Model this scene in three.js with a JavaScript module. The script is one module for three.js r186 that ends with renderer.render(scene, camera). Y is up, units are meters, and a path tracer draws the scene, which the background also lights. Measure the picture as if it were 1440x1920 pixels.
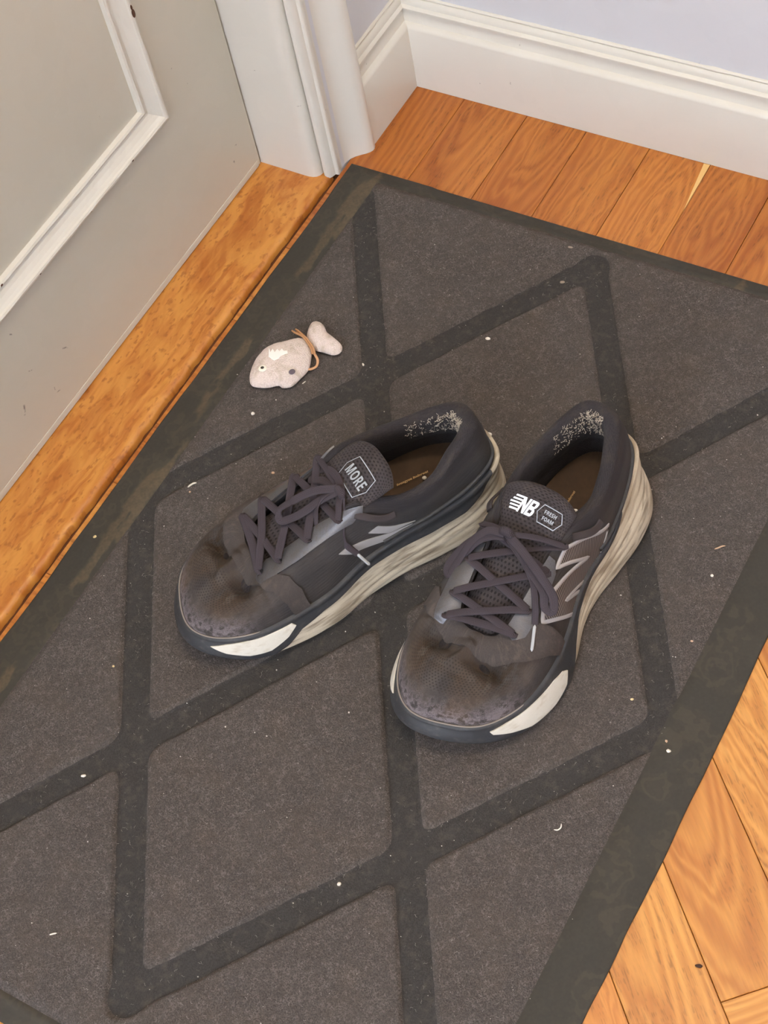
import * as THREE from 'three';
import { mergeGeometries, mergeVertices } from 'three/addons/utils/BufferGeometryUtils.js';
import { RectAreaLightUniformsLib } from 'three/addons/lights/RectAreaLightUniformsLib.js';
import { FontLoader } from 'three/addons/loaders/FontLoader.js';
import { TextGeometry } from 'three/addons/geometries/TextGeometry.js';

// ------------------------------------------------------------------ camera, sky, lights, exposure
const scene = new THREE.Scene();
const camera = new THREE.PerspectiveCamera(34.805, 0.75, 0.05, 30);
camera.position.set(0.8028, 1.2, 1.008);
camera.rotation.set(-0.95768, 0.71864, -0.25415, 'YXZ');
scene.add(camera);

scene.background = new THREE.Color(0.82, 0.92, 1.08);      // even overcast sky seen through the hall window
scene.backgroundIntensity = 13;

RectAreaLightUniformsLib.init();
const renderer = new THREE.WebGLRenderer({ antialias: true });
renderer.toneMapping = THREE.LinearToneMapping;
renderer.toneMappingExposure = 0.98;
renderer.shadowMap.enabled = true;
const CEILING = 2.6;
const LAMPS = [[0.65, 0.45, 3.3], [1.2, 2.2, 0.8]];        // ceiling lamps: x, z, strength
const LAMP_COLOR = new THREE.Color(1.0, 0.81, 0.54);

// ------------------------------------------------------------------ helpers
let seed = 7;
function rnd() { seed = (seed + 0x6d2b79f5) | 0; let t = Math.imul(seed ^ (seed >>> 15), 1 | seed); t = (t + Math.imul(t ^ (t >>> 7), 61 | t)) ^ t; return ((t ^ (t >>> 14)) >>> 0) / 4294967296; }
const rr = (a, b) => a + (b - a) * rnd();
const V = (x, y, z) => new THREE.Vector3(x, y, z);
const clamp = (x, a = 0, b = 1) => Math.min(b, Math.max(a, x));
const mixn = (a, b, t) => a + (b - a) * t;
const sstep = (a, b, x) => { const t = clamp((x - a) / (b - a)); return t * t * (3 - 2 * t); };
function hash2(x, y) { let h = Math.imul(x | 0, 374761393) + Math.imul(y | 0, 668265263); h = Math.imul(h ^ (h >>> 13), 1274126177); return ((h ^ (h >>> 16)) >>> 0) / 4294967296; }
function vnoise(x, y) {
  const i = Math.floor(x), j = Math.floor(y), f = x - i, g = y - j, u = f * f * (3 - 2 * f), v = g * g * (3 - 2 * g);
  return mixn(mixn(hash2(i, j), hash2(i + 1, j), u), mixn(hash2(i, j + 1), hash2(i + 1, j + 1), u), v);
}
function fbm(x, y, n = 4) { let s = 0, a = 0.5, t = 0; for (let i = 0; i < n; i++) { s += a * vnoise(x, y); t += a; a *= 0.5; x = x * 2.03 + 17.1; y = y * 2.03 + 9.7; } return s / t; }
// wrap noise so that a tile repeats without a seam
function tileNoise(u, v, fx, fy, n = 4) {
  const a = fbm(u * fx, v * fy, n), b = fbm((u - 1) * fx, v * fy, n), c = fbm(u * fx, (v - 1) * fy, n), d = fbm((u - 1) * fx, (v - 1) * fy, n);
  const su = sstep(0.75, 1, u), sv = sstep(0.75, 1, v);
  return mixn(mixn(a, b, su), mixn(c, d, su), sv);
}
function texture(w, h, fn, srgb = true) {                   // fn(u, v) -> [r, g, b] or grey in 0..255
  const data = new Uint8Array(w * h * 4);
  for (let j = 0; j < h; j++) for (let i = 0; i < w; i++) {
    const c = fn((i + 0.5) / w, (j + 0.5) / h), k = (j * w + i) * 4;
    if (typeof c === 'number') data[k] = data[k + 1] = data[k + 2] = clamp(c, 0, 255); else { data[k] = clamp(c[0], 0, 255); data[k + 1] = clamp(c[1], 0, 255); data[k + 2] = clamp(c[2], 0, 255); }
    data[k + 3] = 255;
  }
  const t = new THREE.DataTexture(data, w, h);
  t.wrapS = t.wrapT = THREE.RepeatWrapping; t.magFilter = THREE.LinearFilter; t.minFilter = THREE.LinearMipmapLinearFilter; t.generateMipmaps = true;
  if (srgb) t.colorSpace = THREE.SRGBColorSpace;
  t.needsUpdate = true;
  return t;
}
const lerp3 = (a, b, t) => [mixn(a[0], b[0], t), mixn(a[1], b[1], t), mixn(a[2], b[2], t)];
const std = (o) => new THREE.MeshStandardMaterial(o);
const phys = (o) => new THREE.MeshPhysicalMaterial(o);

const counts = {};
function numbered(name) { const n = counts[name] = (counts[name] ?? -1) + 1; return n ? name + '_' + String(n).padStart(3, '0') : name; }
function shade(m) { m.castShadow = m.receiveShadow = true; return m; }
function obj(name, geometry, material, parent = scene) {
  const m = shade(new THREE.Mesh(geometry, material)); m.name = parent === scene ? numbered(name) : name; parent.add(m);
  if (parent !== scene) { const k = parent.children.filter((c) => c.userData.base === name).length; m.userData.base = name; if (k) m.name = name + '_' + String(k).padStart(3, '0'); }
  return m;
}
function struct(name, geometry, material) { const m = obj(name, geometry, material); m.userData = { kind: 'structure' }; return m; }
function thing(name, label, category, group, position = [0, 0, 0], turn = 0) {
  const g = new THREE.Group(); g.name = numbered(name); g.position.set(...position); g.rotation.y = turn; scene.add(g);
  return tag(g, label, category, group);
}
function tag(o, label, category, group) { o.userData.label = label; o.userData.category = category; if (group) o.userData.group = group; return o; }
function box(x0, x1, y0, y1, z0, z1) {
  const g = new THREE.BoxGeometry(x1 - x0, y1 - y0, z1 - z0); g.translate((x0 + x1) / 2, (y0 + y1) / 2, (z0 + z1) / 2);
  const p = g.attributes.position, n = g.attributes.normal, uv = g.attributes.uv;
  for (let i = 0; i < p.count; i++) {
    const ax = Math.abs(n.getX(i)), ay = Math.abs(n.getY(i));
    if (ax > 0.5) uv.setXY(i, p.getZ(i), p.getY(i)); else if (ay > 0.5) uv.setXY(i, p.getX(i), p.getZ(i)); else uv.setXY(i, p.getX(i), p.getY(i));
  }
  return g;
}
// a grid surface from fn(i, j) -> Vector3, uv from uvf(i, j)
function gridGeo(nu, nv, fn, uvf, flip = false) {
  const pos = [], uv = [], idx = [];
  for (let j = 0; j <= nv; j++) for (let i = 0; i <= nu; i++) { const p = fn(i / nu, j / nv); pos.push(p.x, p.y, p.z); const t = uvf ? uvf(i / nu, j / nv) : [i / nu, j / nv]; uv.push(t[0], t[1]); }
  for (let j = 0; j < nv; j++) for (let i = 0; i < nu; i++) {
    const a = j * (nu + 1) + i, b = a + 1, c = a + nu + 1, d = c + 1;
    if (flip) idx.push(a, c, b, b, c, d); else idx.push(a, b, c, b, d, c);
  }
  const g = new THREE.BufferGeometry();
  g.setAttribute('position', new THREE.Float32BufferAttribute(pos, 3)); g.setAttribute('uv', new THREE.Float32BufferAttribute(uv, 2)); g.setIndex(idx); g.computeVertexNormals();
  return g;
}
// average the normals along the seam of a grid closed in u
function closeSeam(g, nu, nv) {
  const n = g.attributes.normal;
  for (let j = 0; j <= nv; j++) { const a = j * (nu + 1), b = a + nu; const v = V(n.getX(a) + n.getX(b), n.getY(a) + n.getY(b), n.getZ(a) + n.getZ(b)).normalize(); n.setXYZ(a, v.x, v.y, v.z); n.setXYZ(b, v.x, v.y, v.z); }
  return g;
}
// flat-shaded profile swept along an axis: profile in (a, b), extruded from c0 to c1
function sweep(profile, c0, c1, place, creaseDeg = 35) {
  const pos = [], nor = [], uv = [], n = profile.length; let len = 0;
  const out = (p, nn, t) => { pos.push(p.x, p.y, p.z); nor.push(nn.x, nn.y, nn.z); uv.push(t[0], t[1]); };
  const dir = place(0, 0, 1).sub(place(0, 0, 0)).normalize();
  const seg = []; for (let i = 0; i < n - 1; i++) { const a = place(...profile[i], 0), b = place(...profile[i + 1], 0); seg.push(b.clone().sub(a).normalize().cross(dir).normalize()); }
  for (let i = 0; i < n - 1; i++) {
    const na = i > 0 && seg[i - 1].dot(seg[i]) > Math.cos(creaseDeg * Math.PI / 180) ? seg[i].clone().add(seg[i - 1]).normalize() : seg[i];
    const nb = i < n - 2 && seg[i + 1].dot(seg[i]) > Math.cos(creaseDeg * Math.PI / 180) ? seg[i].clone().add(seg[i + 1]).normalize() : seg[i];
    const A0 = place(...profile[i], c0), A1 = place(...profile[i], c1), B0 = place(...profile[i + 1], c0), B1 = place(...profile[i + 1], c1);
    const l = A0.distanceTo(B0), u0 = len, u1 = len + l; len = u1;
    out(A0, na, [u0, c0]); out(B0, nb, [u1, c0]); out(A1, na, [u0, c1]); out(A1, na, [u0, c1]); out(B0, nb, [u1, c0]); out(B1, nb, [u1, c1]);
  }
  const g = new THREE.BufferGeometry();
  g.setAttribute('position', new THREE.Float32BufferAttribute(pos, 3)); g.setAttribute('normal', new THREE.Float32BufferAttribute(nor, 3)); g.setAttribute('uv', new THREE.Float32BufferAttribute(uv, 2));
  return g;
}

// ------------------------------------------------------------------ materials
const PI2 = Math.PI * 2;
// oak: six planks side by side in one texture, each with its own rings
const oakMap = texture(1020, 1024, (u, v) => {
  const k = Math.min(5, Math.floor(u * 6)), x = (u * 6 - k) * 0.068, y = v * 0.43;
  const cx = [0.034, 0.08, 0.02, -0.03, 0.045, 0.03][k], slope = [0.16, 0.05, 0.22, 0.04, 0.1, -0.2][k], d0 = [-0.012, 0.02, -0.05, 0.03, 0.0, 0.05][k];
  const wob = (fbm(x * 60 + k * 31, y * 14, 3) - 0.5) * 0.014 + (fbm(x * 240, y * 60 + k * 11, 2) - 0.5) * 0.003;
  const r = Math.hypot(x - cx + wob, d0 + slope * y + wob * 0.6) / 0.0048;
  const late = 0.5 + 0.5 * Math.sin(r * PI2 * 0.8 + 1.5 * Math.sin(r * 1.7));
  const pores = sstep(0.66, 0.82, vnoise(x * 1900 + k * 77, y * 170)) * (0.25 + late) * sstep(0.3, 0.6, fbm(x * 60, y * 20 + k * 5, 2));
  const flow = fbm(x * 35 + k * 13, y * 5, 3);
  const c = lerp3([214, 143, 66], [172, 98, 36], clamp(0.10 + late * 0.50 + (flow - 0.5) * 0.9));
  const f = 1 - 0.13 * pores - 0.09 * fbm(x * 900, y * 60, 2);
  return [c[0] * f, c[1] * f, c[2] * f];
});
const oakTones = [[0.92, 0.86, 0.78], [0.84, 0.76, 0.66], [1.02, 1.10, 1.16], [0.86, 0.79, 0.68], [0.78, 0.66, 0.50], [1.06, 1.19, 1.32]];
const oak = oakTones.map((t) => { const m = phys({ map: oakMap, roughness: 0.38, clearcoat: 0.15, clearcoatRoughness: 0.3 }); m.color.setRGB(...t); return m; });
const oakPale = std({ color: 0xe6bd79, roughness: 0.45 });
// varnished sill wood: mottled figure
const sillMap = texture(512, 1024, (u, v) => {
  const x = u * 0.14, y = v * 0.9, w = fbm(x * 40, y * 14, 4);
  const fig = fbm(x * 130 + w * 6, y * 38 + w * 3, 4), streak = fbm(x * 260, y * 9, 3), spot = sstep(0.6, 0.8, fbm(x * 300, y * 170, 3));
  let c = lerp3([206, 142, 66], [170, 98, 36], clamp((fig - 0.3) * 1.9));
  c = lerp3(c, [214, 146, 72], clamp((streak - 0.45) * 1.6)); c = lerp3(c, [138, 76, 28], spot * 0.45);
  return c;
});
const sillWood = phys({ map: sillMap, roughness: 0.34, clearcoat: 0.2, clearcoatRoughness: 0.3 });
const subfloor = std({ color: 0x5c3313, roughness: 0.95 });
// gloss paint with brush marks and scuffs
const brush = texture(512, 512, (u, v) => 128 + (tileNoise(u, v, 9, 140, 3) - 0.5) * 70 + (tileNoise(u, v, 30, 30, 3) - 0.5) * 60, false);
function paint(hex, scuffs, roughness = 0.38, bump = 0.00012) {
  const base = new THREE.Color(hex), b = [base.r, base.g, base.b].map((c) => 255 * (c <= 0.0031308 ? 12.92 * c : 1.055 * Math.pow(c, 1 / 2.4) - 0.055));
  const map = texture(1024, 1024, (u, v) => {                 // 0.5 m square
    let c = b.map((x) => x + (tileNoise(u, v, 7, 7, 4) - 0.5) * 5);
    for (const [x, y, l, w, a, k] of scuffs) {
      const dx = u * 0.5 - x, dy = v * 0.5 - y, p = dx * Math.cos(a) + dy * Math.sin(a), q = -dx * Math.sin(a) + dy * Math.cos(a) + p * p * 12 * (k > 0.5 ? 1 : 0);
      const m = (1 - sstep(0.5, 1, Math.abs(p) / l)) * (1 - sstep(0.4, 1, Math.abs(q) / w)) * sstep(0.3, 0.62, vnoise(u * 420, v * 420));
      if (m > 0) c = lerp3(c, [98, 92, 86], m * 0.75 * Math.min(1, 0.4 + k * 0.6));
    }
    return c;
  });
  map.repeat.set(2, 2);
  return std({ map, roughness, bumpMap: brush, bumpScale: bump });
}
brush.repeat.set(2, 2);
function scuffList(n, s) { seed = s; const a = []; for (let i = 0; i < n; i++) a.push([rr(0.02, 0.48), rr(0.02, 0.48), rr(0.0012, 0.004), rr(0.0004, 0.0011), rr(0, Math.PI), rnd()]); return a; }
const doorPaint = paint(0xc9c4b6, [...scuffList(7, 21), [0.3677, 0.0694, 0.005, 0.0010, 0.7, 0.9], [0.3959, 0.0368, 0.003, 0.0010, 0.4, 0.4], [0.4395, 0.0594, 0.007, 0.0016, 2.0, 0.9], [0.4139, 0.0883, 0.003, 0.0008, 0.6, 0.6], [0.4145, 0.1407, 0.003, 0.0009, 0.8, 0.7], [0.0741, 0.0412, 0.002, 0.0014, 1.2, 0.5], [0.0647, 0.0560, 0.002, 0.0009, 0.3, 0.4], [0.1190, 0.2023, 0.0016, 0.0010, 0.2, 0.4]]);
const trimPaint = paint(0xd9d5cb, scuffList(26, 5), 0.28);
const wallPaint = paint(0xd2d3d7, scuffList(8, 55), 0.75, 0.0002);
const chipWood = std({ color: 0x4a2d1a, roughness: 0.8 });
const creamWear = std({ color: 0xe9dfc0, roughness: 0.45 });

// ------------------------------------------------------------------ doormat
const MAT = { w: 0.602, l: 0.905, top: 0.0080, low: 0.0046 };
{
  const ridged = (u, v, f, n) => { const k = tileNoise(u, v, f, f, n); return 1 - Math.abs(2 * k - 1) * 2.2; };
  const pileMap = texture(1024, 1024, (u, v) => {             // 0.16 m square of matted, curly fibre
    const f = tileNoise(u, v, 260, 260, 2), m = tileNoise(u, v, 40, 40, 3), b = tileNoise(u, v, 7, 7, 3), curl = Math.max(ridged(u, v, 95, 2), ridged(u + 0.31, v + 0.17, 140, 1));
    let c = lerp3([60, 55, 52], [86, 79, 75], clamp((f - 0.2) * 1.5));
    c = lerp3(c, [84, 74, 66], clamp((b - 0.4) * 1.6) * 0.5);
    return lerp3(c, [148, 140, 134], sstep(0.62, 0.95, curl) * (0.35 + 0.65 * sstep(0.36, 0.66, m)) * 0.36);
  });
  const channelMap = texture(512, 512, (u, v) => {
    const f = tileNoise(u, v, 160, 160, 2), m = tileNoise(u, v, 24, 24, 3);
    const c = lerp3([48, 46, 44], [70, 66, 63], clamp((f - 0.2) * 1.2));
    return lerp3(c, [84, 77, 70], clamp((m - 0.50) * 2.2) * 0.7);
  });
  const pileBump = texture(512, 512, (u, v) => 255 * clamp(0.6 * tileNoise(u, v, 170, 170, 2) + 0.4 * tileNoise(u, v, 60, 60, 2)), false);
  const rubberMap = texture(1024, 1024, (u, v) => {           // 0.4 m square; dried water marks with hard outlines, sheen of the raised left border painted as a tan streak
    const w = tileNoise(u, v, 14, 14, 4), w2 = tileNoise(u + 0.37, v, 26, 26, 4), f = tileNoise(u, v, 200, 200, 2);
    const band = Math.abs(((w * 5 + w2 * 2.2) % 1) - 0.5) * 2, film = sstep(0.46, 0.52, w) * (1 - sstep(0.6, 0.66, w2));
    let c = lerp3([49, 46, 39], [61, 57, 49], f * 0.6);
    c = lerp3(c, [80, 72, 58], film * (0.12 + 0.22 * sstep(0.55, 0.62, band)));
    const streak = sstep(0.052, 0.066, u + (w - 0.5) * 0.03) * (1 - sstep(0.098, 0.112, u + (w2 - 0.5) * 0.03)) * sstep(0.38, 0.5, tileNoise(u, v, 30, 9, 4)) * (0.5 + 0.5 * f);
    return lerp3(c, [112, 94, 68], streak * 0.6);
  });
  const fibre = std({ map: pileMap, roughness: 1, bumpMap: pileBump, bumpScale: 0.0009 });
  const fibreLow = std({ map: channelMap, roughness: 1, bumpMap: pileBump, bumpScale: 0.0005 });
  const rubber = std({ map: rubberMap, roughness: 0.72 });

  const mat = thing('doormat', 'dark grey rubber-edged doormat with raised diamond pile, under the running shoes', 'doormat', null, [0, 0, 0]);
  // rubber border: rings from the outer edge up to the carpet
  const inX0 = 0.040, inX1 = MAT.w - 0.043, inZ0 = 0.0165, inZ1 = MAT.l - 0.020;
  const N = 400, per = (k) => { const s = (k / N) * 4, e = Math.floor(s) % 4, f = s - Math.floor(s); return [[f, 0], [1, f], [1 - f, 1], [0, 1 - f]][e]; };
  const inRing = (k, t) => { const [a, b] = per(k); const x0 = mixn(0, inX0, t), x1 = mixn(MAT.w, inX1, t), z0 = mixn(0, inZ0, t), z1 = mixn(MAT.l, inZ1, t); return [mixn(x0, x1, a), mixn(z0, z1, b)]; };
  const edge = [[0, 0.0002], [0, 0.0014], [0.03, 0.0021], [0.12, 0.0026], [0.45, 0.0034], [0.66, 0.0047], [0.8, 0.0056], [0.93, 0.0050], [1.0, 0.0046], [1.08, 0.0040]];
  const border = gridGeo(N, edge.length - 1, (u, v) => {
    const [t, y] = edge[Math.round(v * (edge.length - 1))], k = Math.round(u * N) % N, [x, z] = inRing(k, t);
    const wave = (1 - clamp(t)) * ((fbm(z * 14, 2.2, 3) - 0.5) * 0.0045 * (x < 0.02 || x > 0.58 ? 1 : 0)), lift = (1 - clamp(t)) * (x < 0.1 ? 0.0016 * vnoise(z * 12, 7) : 0);
    return V(x + wave, y + (y > 0.001 ? lift : 0), z);
  }, (u, v) => { const [x, z] = inRing(Math.round(u * N) % N, edge[Math.round(v * (edge.length - 1))][0]); return [x / 0.4, z / 0.4]; }, true);
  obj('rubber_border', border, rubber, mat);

  // channels run between the raised diamonds; distance to their centre lines shapes the pile
  const lines = [[0.037, 0.0405, 0.560, 0.862], [0.2985, 0.0405, 0.5605, 0.4655], [0.0335, 0.4515, 0.2855, 0.846], [0.0335, 0.4515, 0.2985, 0.0405], [0.046, 0.860, 0.565, 0.046], [0.2855, 0.846, 0.5605, 0.4655]];
  const half = 0.0134;
  const dist = (x, z) => { let d = 0.2; for (const [a, b, c, e] of lines) { const ux = c - a, uz = e - b, t = clamp(((x - a) * ux + (z - b) * uz) / (ux * ux + uz * uz)), q = Math.hypot(x - a - ux * t, z - b - uz * t), h = Math.max(0.011 - Math.abs(d - q), 0) / 0.011; d = Math.min(d, q) - h * h * 0.00275; } return d; };
  const fine = (x, z) => (fbm(x * 110, z * 110, 2) - 0.5) * 0.0011;
  const height = (x, z) => {
    const d = dist(x, z) + (fbm(x * 60, z * 60, 2) - 0.5) * 0.0022, k = sstep(half - 0.0022, half + 0.0016, d);
    const e = Math.min(x - inX0, inX1 - x, (z - inZ0) * 1.0, inZ1 - z), b = sstep(0.0, 0.006, e);
    return 0.0044 + b * (mixn(MAT.low, MAT.top, k) - 0.0044) + fine(x, z) * b * mixn(0.35, 1, k);
  };
  const nx = 260, nz = 400, ex = 0.001, X = (i) => inX0 - ex + (inX1 - inX0 + 2 * ex) * i / nx, Z = (j) => inZ0 - ex + (inZ1 - inZ0 + 2 * ex) * j / nz;
  const W = nx + 1, H = new Float32Array(W * (nz + 1)), F = new Float32Array(W * (nz + 1)), cell = new Int16Array(W * (nz + 1));
  for (let j = 0; j <= nz; j++) for (let i = 0; i <= nx; i++) { const k = j * W + i; H[k] = height(X(i), Z(j)); F[k] = dist(X(i), Z(j)) + (fbm(X(i) * 190, Z(j) * 190, 2) - 0.5) * 0.0012 - (half - 0.0012); cell[k] = F[k] > 0 ? -1 : 0; }
  let region = 0;
  for (let s = 0; s < cell.length; s++) if (cell[s] === -1) {
    region++; const stack = [s]; cell[s] = region; let size = 0;
    while (stack.length) { const c = stack.pop(), ci = c % W, cj = (c / W) | 0; size++; for (const [a, b] of [[ci - 1, cj], [ci + 1, cj], [ci, cj - 1], [ci, cj + 1], [ci - 1, cj + 1], [ci + 1, cj - 1]]) if (a >= 0 && b >= 0 && a <= nx && b <= nz && cell[b * W + a] === -1) { cell[b * W + a] = region; stack.push(b * W + a); } }
  }
  const hgt = (i, j) => H[clamp(j, 0, nz) * W + clamp(i, 0, nx)], dx = X(1) - X(0), dz = Z(1) - Z(0);
  const parts = Array.from({ length: region + 1 }, () => ({ map: new Map(), pos: [], nor: [], uv: [], idx: [] }));
  const nrm = (k) => { const i = k % W, j = (k / W) | 0; return V(-(hgt(i + 1, j) - hgt(i - 1, j)) / (2 * dx), 1, -(hgt(i, j + 1) - hgt(i, j - 1)) / (2 * dz)); };
  const vert = (r, k, l) => {                                  // a grid point, or the point where the pile's outline crosses the edge k-l
    const P = parts[r], key = l === undefined ? String(k) : Math.min(k, l) + '_' + Math.max(k, l); let n = P.map.get(key);
    if (n !== undefined) return n;
    const t = l === undefined ? 0 : F[k] / (F[k] - F[l]), m = l ?? k, v = nrm(k).lerp(nrm(m), t).normalize();
    const x = mixn(X(k % W), X(m % W), t), z = mixn(Z((k / W) | 0), Z((m / W) | 0), t), tile = r ? 0.16 : 0.11;
    n = P.pos.length / 3; P.map.set(key, n); P.pos.push(x, mixn(H[k], H[m], t), z); P.nor.push(v.x, v.y, v.z); P.uv.push(x / tile, z / tile);
    return n;
  };
  for (let j = 0; j < nz; j++) for (let i = 0; i < nx; i++) {
    const a = j * W + i, b = a + 1, c = a + W, d = c + 1;
    for (const T of [[a, c, b], [b, c, d]]) {
      const up = T.filter((k) => F[k] > 0).length;
      if (up === 3 || up === 0) { const r = up ? cell[T[0]] : 0; parts[r].idx.push(...T.map((k) => vert(r, k))); continue; }
      const s = T.findIndex((k) => (F[k] > 0) === (up === 1)), [p, q, w] = [T[s], T[(s + 1) % 3], T[(s + 2) % 3]], one = up === 1 ? cell[p] : 0, two = up === 1 ? 0 : cell[q];
      parts[one].idx.push(vert(one, p), vert(one, p, q), vert(one, p, w));
      parts[two].idx.push(vert(two, p, q), vert(two, q), vert(two, w), vert(two, p, q), vert(two, w), vert(two, p, w));
    }
  }
  parts.forEach((P, r) => {
    if (P.idx.length < 150) return;
    const g = new THREE.BufferGeometry(); g.setAttribute('position', new THREE.Float32BufferAttribute(P.pos, 3)); g.setAttribute('normal', new THREE.Float32BufferAttribute(P.nor, 3)); g.setAttribute('uv', new THREE.Float32BufferAttribute(P.uv, 2)); g.setIndex(P.idx);
    obj(r ? 'pile_panel' : 'channel', g, r ? fibre : fibreLow, mat);
  });
  MAT.height = height;
}
// ------------------------------------------------------------------ room shell
const ROOM = { x1: 2.1, z0: -0.147, z1: 2.7 };
const DOOR = { x: -0.0924, z0: 0.0340, z1: 0.8520, h: 2.03 };
const WALLX = -0.0085;

const floor = struct('floor', box(-0.14, ROOM.x1 + 0.1, -0.08, -0.0066, ROOM.z0 - 0.1, ROOM.z1 + 0.1), subfloor);
{
  // one oak board: a polygon in floor x, z with a fine bevel; uv along the board in the atlas
  const clipTo = (poly, [x0, x1, z0, z1]) => {
    for (const [ax, lim, s] of [[0, x0, 1], [0, x1, -1], [1, z0, 1], [1, z1, -1]]) {
      const out = [];
      for (let i = 0; i < poly.length; i++) {
        const p = poly[i], q = poly[(i + 1) % poly.length], dp = (p[ax] - lim) * s, dq = (q[ax] - lim) * s;
        if (dp >= 0) out.push(p);
        if (dp * dq < 0) { const t = dp / (dp - dq); out.push([p[0] + t * (q[0] - p[0]), p[1] + t * (q[1] - p[1])]); }
      }
      poly = out; if (!poly.length) return poly;
    }
    return poly;
  };
  const boardGeo = (poly, toUv, lift) => {
    const n = poly.length, cx = poly.reduce((s, p) => s + p[0], 0) / n, cz = poly.reduce((s, p) => s + p[1], 0) / n;
    let area = 0; for (let i = 0; i < n; i++) { const p = poly[i], q = poly[(i + 1) % n]; area += p[0] * q[1] - q[0] * p[1]; }
    if (area > 0) poly = poly.slice().reverse();
    const inset = (d) => poly.map((p, i) => {                 // offset each edge inwards by d
      const a = poly[(i + n - 1) % n], b = poly[(i + 1) % n];
      const e1 = [p[0] - a[0], p[1] - a[1]], e2 = [b[0] - p[0], b[1] - p[1]], l1 = Math.hypot(...e1) || 1, l2 = Math.hypot(...e2) || 1;
      let n1 = [-e1[1] / l1, e1[0] / l1], n2 = [-e2[1] / l2, e2[0] / l2];
      if ((cx - p[0]) * n1[0] + (cz - p[1]) * n1[1] < 0) n1 = n1.map((v) => -v); if ((cx - p[0]) * n2[0] + (cz - p[1]) * n2[1] < 0) n2 = n2.map((v) => -v);
      const k = d / Math.max(0.3, 1 + n1[0] * n2[0] + n1[1] * n2[1]);
      return [p[0] + (n1[0] + n2[0]) * k, p[1] + (n1[1] + n2[1]) * k];
    });
    const pos = [], uv = [], rings = [[inset(0.0007), lift], [inset(0.00025), lift - 0.0005], [inset(0.00025), -0.0065]];
    const put = (p, y) => { pos.push(p[0], y, p[1]); uv.push(...toUv(p[0], p[1])); };
    for (let i = 1; i < n - 1; i++) { put(rings[0][0][0], lift); put(rings[0][0][i], lift); put(rings[0][0][i + 1], lift); }
    for (let r = 0; r < 2; r++) for (let i = 0; i < n; i++) {
      const k = (i + 1) % n, [A, ya] = rings[r], [B, yb] = rings[r + 1];
      put(A[i], ya); put(B[i], yb); put(A[k], ya); put(A[k], ya); put(B[i], yb); put(B[k], yb);
    }
    const g = new THREE.BufferGeometry(); g.setAttribute('position', new THREE.Float32BufferAttribute(pos, 3)); g.setAttribute('uv', new THREE.Float32BufferAttribute(uv, 2)); g.computeVertexNormals();
    return g;
  };
  seed = 101;
  let nb = 0;
  const board = (corner, along, len, width, limit, column, tone) => {
    const across = [-along[1], along[0]];
    const full = [[0, 0], [len, 0], [len, width], [0, width]].map(([a, b]) => [corner[0] + along[0] * a + across[0] * b, corner[1] + along[1] * a + across[1] * b]);
    const poly = clipTo(full, limit);
    const col = column ?? Math.floor(rnd() * 6), flip = rnd() < 0.5, tn = tone ?? Math.floor(rnd() * 5), lift = -rnd() * 0.0004, v0 = rnd() * 0.19;
    if (poly.length < 3) return;
    const xs = poly.map((p) => p[0]), zs = poly.map((p) => p[1]);
    if (Math.min(...xs) > 0.02 && Math.max(...xs) < 0.58 && Math.min(...zs) > 0.02 && Math.max(...zs) < 0.88) return;      // wholly under the mat
    if (Math.max(...xs) - Math.min(...xs) < 0.004 || Math.max(...zs) - Math.min(...zs) < 0.004) return;
    nb++;
    obj('plank', boardGeo(poly, (x, z) => {
      const a = (x - corner[0]) * along[0] + (z - corner[1]) * along[1], b = (x - corner[0]) * across[0] + (z - corner[1]) * across[1];
      return [(col + clamp(b / 0.0682, 0.01, 0.99)) / 6, flip ? 0.99 - a / 0.435 - v0 : 0.01 + a / 0.435 + v0];
    }, lift), oak[tn], floor);
  };
  // straight boards along the back wall
  const bx = [-0.0065, 0.066, 0.1408, 0.2095, 0.2805, 0.347, 0.4165];
  while (bx[bx.length - 1] < ROOM.x1) bx.push(bx[bx.length - 1] + 0.0685);
  const cols = [1, 4, 0, 3, 2, 5, 4], tones = [4, 1, 3, 3, 0, 1, 3];
  for (let i = 0; i < bx.length - 1; i++) board([bx[i + 1], -0.2], [0, 1], 0.245, bx[i + 1] - bx[i], [-0.0065, ROOM.x1, -0.146, 0.045], cols[i], tones[i]);
  // short blocks along the sill of the door
  const bz = [0.015, 0.045, 0.1275, 0.2312, 0.371, 0.4455, 0.5553, 0.66, 0.75, 0.85];
  while (bz[bz.length - 1] < ROOM.z1) bz.push(bz[bz.length - 1] + 0.0905);
  for (let i = 0; i < bz.length - 1; i++) board([-0.0065, bz[i]], [1, 0], 0.068, bz[i + 1] - bz[i], [-0.0065, 0.06, 0.0451, ROOM.z1], i % 6, i % 3);
  // herringbone at 45 degrees over the rest
  const w = 0.068, n = 5, P0 = 0.9415, Q0 = 0.0246, r2 = Math.SQRT1_2;
  const at = (p, q) => [(p + q) * r2, (p - q) * r2], limit = [0.0602, 1.75, 0.0452, 1.95];
  for (let k = -24; k <= 22; k++) for (let m = -4; m <= 6; m++) {
    board(at(P0 - k * w + (2 * m - 1) * n * w, Q0 + (k + 1) * w), [r2, r2], n * w, w, limit, (k * 2 + m * 3 + 90) % 6, [2, 5, 2, 0, 5][(k + 2 * m + 60) % 5]);
    board(at(P0 - (k + 1) * w, Q0 + (k - 2 * n + 1 + 2 * n * m) * w), [r2, -r2], n * w, w, limit, (k * 5 + m + 95) % 6, [5, 2, 0, 5, 2][(k + m + 60) % 5]);
  }
  console.log('planks', nb);
  // pale sliver of filler beside one board
  const sl = boardGeo([[0.3395, -0.131], [0.3468, -0.131], [0.3472, -0.062]], (x, z) => [x, z], 0.0003);
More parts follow.
